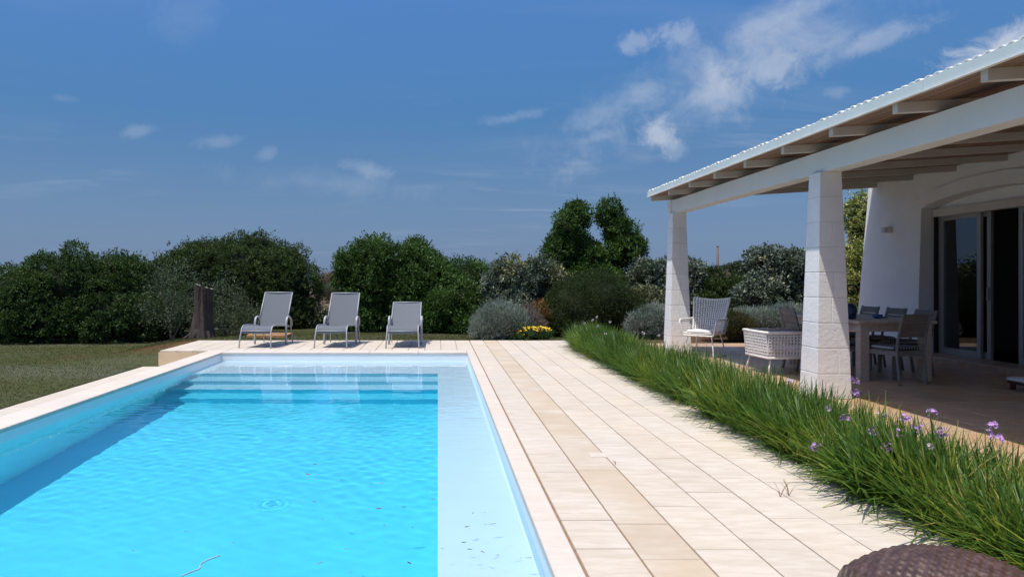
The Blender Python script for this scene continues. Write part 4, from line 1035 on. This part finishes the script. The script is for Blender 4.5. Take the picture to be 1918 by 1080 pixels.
plant('santolina_hedge', 'long low grey green santolina hedge behind the rope armchair', 'shrub',
      [blob(1420, 605, 46, 24, 16.8, .5), blob(1470, 600, 44, 26, 17.0, .5), blob(1520, 602, 44, 26, 17.0, .5), blob(1390, 600, 22, 18, 16.9, .4)], 3000, 8, .08, .008, 'lf_santolina', 32, core='coregrey', spread=.10, up=.7, rnd=.4, gap=1.2)
plant('heath_mound', 'brown and green rounded mound behind the white wing chair', 'shrub',
      [blob(1366, 610, 40, 26, 16.3, .5), blob(1345, 618, 26, 18, 16.2, .4), blob(1395, 620, 20, 18, 16.3, .35)], 2100, 8, .05, .009, 'lf_heath', 33, core='core', spread=.10, up=.8, rnd=.5, gap=1.0)
plant('variegated_tree', 'tall yellow edged evergreen at the corner of the house', 'tree',
      [blob(1612, 420, 26, 52, 15.6, .5), blob(1606, 480, 26, 44, 15.5, .5), blob(1610, 540, 30, 44, 15.4, .5), blob(1640, 470, 34, 90, 15.8, .5), blob(1618, 392, 20, 24, 15.6, .4), blob(1640, 570, 40, 40, 15.4, .5)], 4200, 8, .072, .033, 'lf_varieg', 34, spread=.09, gap=.7, cl=.22, inner=.55)
# --- far country
for k, (x, y, rx, ry, Y, lb) in enumerate([(1365, 512, 20, 9, 60, 'far low tree right of the utility pole'), (1385, 510, 14, 13, 58, 'far round topped tree behind the silvery shrub'), (1322, 516, 30, 8, 62, 'far low scrub left of the utility pole'),
                                      (880, 520, 30, 9, 55, 'far dark scrub seen over the low rounded shrub'), (630, 528, 26, 6, 48, 'far low dry scrub in the gap beside the dome shrub'), (1190, 520, 30, 10, 60, 'far dark scrub behind the tall double tree')]):
    plant('far_tree', lb, 'tree', [blob(x, y, rx, ry, Y, 1.5), blob(x-rx*.6, y+4, rx*.6, ry*.8, Y, 1.2), blob(x+rx*.5, y+5, rx*.7, ry*.7, Y, 1.2), blob(x, y+12, rx*1.1, 10, Y, 1.2)], 900, 7, .22, .10, 'lf_far' if k != 4 else 'lf_brown', 50+k, spread=.3, gap=1, group='far trees')
pY = 46; pz = ground_h((1344-VX)/FPX*pY, pY)
p = thing('utility_pole', 'thin bare utility pole rising behind the garden between the pillars', 'pole', ((1344-VX)/FPX*pY, pY, pz))
MB().tube([(0, 0, -.1), (0, 0, H+(VY-462)/FPX*pY-pz)], [.10, .07], 10).build('pole_shaft', M['pole'], p)
MB().lathe([(.08, 0), (.085, .03), (.02, .09)], (0, 0, H+(VY-462)/FPX*pY-pz), 8).build('pole_cap', M['pole'], p)
# dry grass bank seen in the gap behind the loungers and between the pillars
for x, y, rx, ry, Y, sd, lb in [(622, 545, 26, 24, 26, 61, 'dry brown scrub in the gap between dome shrub and green tree'), (1350, 545, 9, 24, 22.5, 62, 'dry brown stalks rising between the green shrubs behind the wing chair')]:
    plant('dry_scrub', lb, 'shrub', [blob(x, y, rx, ry, Y, .6), blob(x+rx*.4, y+8, rx*.7, ry*.8, Y, .5)], 700, 8, .12, .012, 'lf_brown', sd, core='coregrey', spread=.2, up=1.2, rnd=.4, gap=2)

# --- old stump
def stump():
    x, y = (378-VX)/FPX*17.3, 17.3; gz = ground_h(x, y)
    t = thing('tree_stump', 'tall weathered grey stump of a dead tree at the corner of the terrace', 'tree stump', (x, y, gz))
    rng = np.random.default_rng(9); K = rng.uniform(0, 6.28, 8)
    hgt = H+(VY-536)/FPX*y-gz; nu, nv = 72, 26
    def fn(u, v):
        a = 2*math.pi*u; z = hgt*v
        r = .185+.13*(1-v)**3+.015*v
        r *= 1+.10*math.sin(3*a+K[0]+1.5*v)+.07*math.sin(5*a+K[1]-2*v)+.05*math.sin(9*a+K[2]+3*v)+.03*math.sin(14*a+K[3]+4*v)+.05*math.sin(23*a+9*math.sin(5*v+a)+K[5])*math.sin(17*v+3*a)+.04*math.sin(31*a+K[6])*math.sin(9*v+K[7])-.10*max(0, math.cos(a+1.2+.5*v))**14
        cut = -.13*math.cos(a-.3)*v**6*.5
        return Vector((r*math.cos(a)+.03*v, r*math.sin(a)*.9, z+cut+.012*math.sin(7*a+K[4])*v))
    MB().grid(fn, nu, nv).build('trunk', M['bark'], t)
    top = [fn(k/nu, 1) for k in range(nu)]; c = sum(top, Vector())/nu+Vector((0, 0, -.03))
    MB().add([c]+top, [(0, 1+k, 1+(k+1) % nu) for k in range(nu)]).build('cut_top', M['cut'], t)
    for a, l in ((3.4, .42), (4.4, .3), (5.6, .34), (2.6, .3)):
        MB().tube(arc([(.16*math.cos(a), .16*math.sin(a), .16), (.28*math.cos(a), .28*math.sin(a), .05), (l*math.cos(a), l*math.sin(a), -.03)], 4), [.08, .075, .07, .06, .05, .045, .04, .035, .03], 7).build('root', M['bark'], t)
stump()
# --- hatch in the lawn
hx, hy = (505-VX)/FPX*17.4, 17.4
t = thing('inspection_hatch', 'square lawn hatch with orange terracotta edging behind the first lounger', 'hatch', (hx, hy, ground_h(hx, hy)))
for a in ((-.48, .48, -.30, -.23), (-.48, .48, .23, .30), (-.48, -.41, -.228, .228), (.41, .48, -.228, .228)): MB().box(*a, -.02, .075, ch=.01).build('edging', M['terracotta'], t)
MB().box(-.405, .405, -.225, .225, -.02, .05, ch=.008).build('lid', M['ironlid'], t)

# --- society garlic border
def strap_clump(seed, n=250, hgt=.42, rad=.30):
    rng = np.random.default_rng(seed); S = 4
    a = rng.uniform(0, 2*math.pi, n); lean = np.abs(rng.normal(.62, .36, n)).clip(.03, 1.35); L = hgt*rng.uniform(.75, 1.30, n)
    b = rng.random((n, 2))-.5; base = np.stack([b[:, 0]*.24, b[:, 1]*.24, np.zeros(n)], 1)
    out = np.stack([np.cos(a), np.sin(a), np.zeros(n)], 1); side = np.stack([-np.sin(a), np.cos(a), np.zeros(n)], 1)
    w = rng.uniform(.0045, .0085, n)
    pts = []
    for k in range(S+1):
        s = k/S; th = lean*(.35+1.15*s)
        if k == 0: p = base.copy()
        else: p = pts[-1][0]+(out*np.sin(th)[:, None]+np.array([0, 0, 1])*np.cos(th)[:, None])*(L/S)[:, None]
        ww = w*(1-.85*s**3)
        pts.append((p, ww))
    V = []
    for k in range(S):
        p0, w0 = pts[k]; p1, w1 = pts[k+1]
        V.append(np.stack([p0-side*w0[:, None], p0+side*w0[:, None], p1+side*w1[:, None], p1-side*w1[:, None]], 1))
    V = np.concatenate(V).reshape(-1, 3); tint = np.tile(rng.random(n)**1.4*.85+.03+.25*(rng.random(n) < .07), S)
    V[:, 2] = np.maximum(V[:, 2], .006)
    return fast_mesh('leaves', V, 4, M['lf_garlic'], np.clip(tint, 0, 1))
def flower_mesh(m, seed, n=11, r=.034):
    rng = random.Random(seed); mb = MB()
    for k in range(n):
        d = Vector((rng.gauss(0, 1), rng.gauss(0, 1), rng.gauss(.35, .7))).normalized(); c = d*r*rng.uniform(.55, 1.1)
        mb.tube([Vector((0, 0, 0)), c], [.0012, .0016], 3)
        e1 = d.cross(Vector((.3, .5, .8))).normalized(); e2 = d.cross(e1)
        for q in range(6):
            a = q*1.047; p = c+(e1*math.cos(a)+e2*math.sin(a))*.0145+d*.006
            sd = (e1*-math.sin(a)+e2*math.cos(a))*.0042; h = (c+p)/2
            mb.add([c, h+sd, p, h-sd], [(0, 1, 2, 3)])
    return mb.mesh('flower_head', m)
def border():
    lm = [strap_clump(100+k) for k in range(5)]; long_ = [strap_clump(120+k, 150, .52) for k in range(3)]
    fm = [flower_mesh(M['lilac'], k) for k in range(3)]; fp = [flower_mesh(M['palelilac'], 10+k, 7, .028) for k in range(2)]
    rng = random.Random(4); clumps = []
    z = -.028; y = 2.35
    while y < 14.9:
        for r in range(3):
            x = 2.88+r*.20+rng.uniform(-.04, .04); yy = y+rng.uniform(-.06, .06)+(.12 if r == 1 else 0)
            if 7.45 < yy < 7.95 and r < 2: continue
            gappy = 7.9 < yy < 9.4
            if gappy and r == 2 and rng.random() < .6: continue
            if yy > 10.6 and r == 2: x -= .06
            s = rng.uniform(.88, 1.12)*(1.08 if r == 0 else .93)
            tall = gappy and r > 0
            seg = next(q for lim, q in ((3.3, 'beside the wicker chaise'), (5.2, 'along the sunlit stone edge'), (7.2, 'just before the nearer pillar'), (8.9, 'beside the nearer pillar'), (10.9, 'opposite the low rope armchair'), (12.6, 'opposite the white wing chair'), (13.7, 'beside the farther pillar'), (99, 'past the farther pillar')) if yy < lim)
            lab = ('upright sparse strap leaved clump ' if tall else 'strap leaved clump spilling over the paving ' if r == 0 else 'strap leaved clump mid border ' if r == 1 else 'strap leaved clump against the veranda ')+seg
            t = thing('society_garlic', lab, 'plant', (x, yy, z), rng.uniform(0, 6.28), 'clumps: '+lab)
            t.scale = (s, s, s*rng.uniform(.9, 1.1))
            t.rotation_mode = 'ZYX'; t.rotation_euler.y = -(.26, .12, 0)[r]
            link(bpy.data.objects.new('leaves', (long_ if tall else lm)[rng.randrange(3 if tall else 5)]), t); clumps.append(t)
        y += .235
    for (px_, py_, X, kind) in [(1600, 712, 3.6, 0), (1604, 737, 3.5, 0), (1745, 772, 3.42, 0), (1858, 797, 3.42, 0), (1866, 818, 3.40, 0), (1697, 783, 3.3, 0), (1717, 800, 3.25, 0), (1636, 808, 3.0, 0), (1676, 812, 3.05, 0), (1657, 838, 2.95, 0),
                          (1584, 785, 3.1, 0), (1527, 835, 2.75, 0), (1331, 710, 3.0, 0), (1760, 810, 3.2, 0), (1745, 835, 3.1, 1), (1652, 775, 3.3, 1), (1550, 766, 3.1, 1), (1480, 712, 3.2, 1), (1135, 625, 2.95, 1), (1120, 612, 3.0, 1),
                          (1095, 606, 3.0, 1), (1080, 611, 3.0, 1), (1118, 594, 3.1, 1), (1142, 603, 3.2, 1), (1205, 624, 3.3, 1), (1087, 618, 2.95, 1), (1110, 600, 3.1, 1), (1234, 628, 3.5, 1)]:
        X *= .94; Y = X*FPX/(px_-VX); P = Vector((X, Y, H+(VY-py_)/FPX*Y))
        c = min(clumps, key=lambda q: math.hypot(q.location.x-P.x, q.location.y-P.y))
        inv = (Matrix.Translation(c.location) @ c.rotation_euler.to_matrix().to_4x4() @ Matrix.Diagonal((*c.scale, 1))).inverted()
        b = Vector((c.location.x+rng.uniform(-.05, .05), c.location.y+rng.uniform(-.05, .05), z))
        mid = (b+P)/2+Vector((0, 0, .05))
        pts = [inv @ q for q in arc([b, mid, P], 4)]
        st = MB().tube(pts, .0022, 5).build('flower_stalk', M['stalk'], c)
        f = bpy.data.objects.new('flower_head', rng.choice(fp if kind else fm)); link(f, st); f.location = pts[-1]; f.scale = [1/q for q in c.scale]
        f.rotation_euler = (rng.uniform(-.4, .4), rng.uniform(-.4, .4), rng.uniform(0, 6))
        if 'flower' not in c['label']: c['label'] = ('pale flowered ' if kind else 'lilac flowered ')+c['label']; c['group'] = 'clumps: '+c['label']
border()
# --- short lawn
def lawn():
    rng = np.random.default_rng(21); n = 90000
    x = np.concatenate([rng.uniform(-15, -5.72, int(n*.6)), rng.uniform(-6.5, 3.0, int(n*.4))]); nn = len(x)
    y = np.concatenate([rng.uniform(8.5, 19.2, int(n*.6)), rng.uniform(16.2, 19.5, nn-int(n*.6))])
    z = np.array([ground_h(a, b) for a, b in zip(x, y)]); k = z > -.36; x, y, z = x[k], y[k], z[k]; nn = len(x)
    a = rng.uniform(0, 6.28, nn); h = rng.uniform(.012, .034, nn); w = rng.uniform(.003, .007, nn); ln = rng.normal(0, .018, (nn, 2))
    b = np.stack([x, y, z], 1); s = np.stack([np.cos(a)*w, np.sin(a)*w, np.zeros(nn)], 1)
    V = np.stack([b-s, b+s, b+np.stack([ln[:, 0], ln[:, 1], h], 1)], 1).reshape(-1, 3)
    o = link(bpy.data.objects.new('lawn_grass', fast_mesh('lawn_grass', V, 3, M['lf_lawn'], rng.random(nn))))
    tag(o, 'short mown olive green grass of the lawn', 'grass', kind='stuff')
lawn()
# --- things floating in the pool and lying about
def floaters():
    rng = random.Random(12); ms = []
    for k in range(5):
        l = .02+.006*k; w = .004+.002*(k % 3); mb = MB(); n = 7
        mb.grid(lambda u, v: Vector(((u-.5)*l*2, (v-.5)*2*w*math.sin(math.pi*(.06+.88*u)), .002+.004*math.sin(3*u+k)*(v-.3))), n, 2)
        ms.append(mb.mesh('fallen_leaf', M['leafdry']))
    pts = [(590, 870), (577, 889), (642, 899), (754, 885), (706, 906), (709, 953), (758, 950), (876, 986), (955, 1023), (806, 1012), (437, 1017), (767, 1055), (657, 1071), (797, 1075), (594, 1057), (604, 972), (250, 1032), (590, 940), (530, 921), (411, 847), (795, 857), (881, 1029), (905, 1034), (913, 1017), (918, 982), (932, 1040), (870, 1016), (830, 1028), (902, 1065),
           (985, 1045), (800, 920), (812, 935), (350, 996), (560, 890), (488, 895), (720, 984), (773, 988), (651, 1028), (678, 1028), (905, 960), (886, 961), (922, 806), (896, 739), (910, 770), (170, 730), (175, 795), (130, 838), (103, 865), (205, 772), (690, 1006)]
    for i, (x, y) in enumerate(pts):
        Y = FPX*(H-WATER)/(y-VY); X = (x-VX)/FPX*Y
        if not (PX0+.05 < X < PX1-.04): continue
        o = bpy.data.objects.new('fallen_leaf', ms[i % 5]); link(o); o.location = (X, Y, WATER+.003); s = rng.uniform(.5, 1.15)*(1.3 if i < 9 else .75); o.scale = (s, s, s)
        o.rotation_euler = (0, 0, rng.uniform(-1, 1)*.9)
        lb = 'small dry leaf floating over the pale bench of the pool' if X > 0 else 'small dry leaf floating in the shade of the pool wall' if X < -3.3 else 'small dry leaf floating beside the bent pale cord' if X < -.9 and Y < 4.6 else 'small dry leaf floating on blue water near the pale bench' if X > -.35 else 'small dry leaf floating in the middle of the blue pool'
        tag(o, lb, 'leaf', 'leaves: '+lb)
    pp = []
    for x, y in ((340, 1079), (362, 1070), (374, 1065), (376, 1057), (392, 1048), (411, 1041)):
        Y = FPX*(H-WATER)/(y-VY); pp.append(((x-VX)/FPX*Y, Y, WATER+.004))
    tag(MB().tube(arc(pp, 4), .0045, 6).build('floating_cord', M['hose']), 'short pale bent cord floating in the pool', 'cord')
    # weeds in the joints
    for x, y, n, lb in ((1462, 930, 6, 'thin dry weed growing from a paving joint near the border'), (1478, 928, 7, 'second thin dry weed beside another in a paving joint'), (1153, 870, 4, 'tiny dry weed in the joint beside the drain cover')):
        Y = FPX*H/(y-VY); t = thing('joint_weed', lb, 'weed', ((x-VX)/FPX*Y, Y, -.002)); mb = MB()
        for k in range(n):
            a = rng.uniform(0, 6.28); l = rng.uniform(.04, .10)*(1 if n > 4 else .5)
            mb.tube(arc([(0, 0, 0), (.25*l*math.cos(a), .25*l*math.sin(a), .6*l), (.6*l*math.cos(a), .6*l*math.sin(a), l)], 3), [.0012]*6+[.0006], 4)
        mb.build('blades', M['lf_brown2'], t)
M['lf_brown2'] = simple('dry weed', (.22, .13, .07), .9, .2, 30)
floaters()
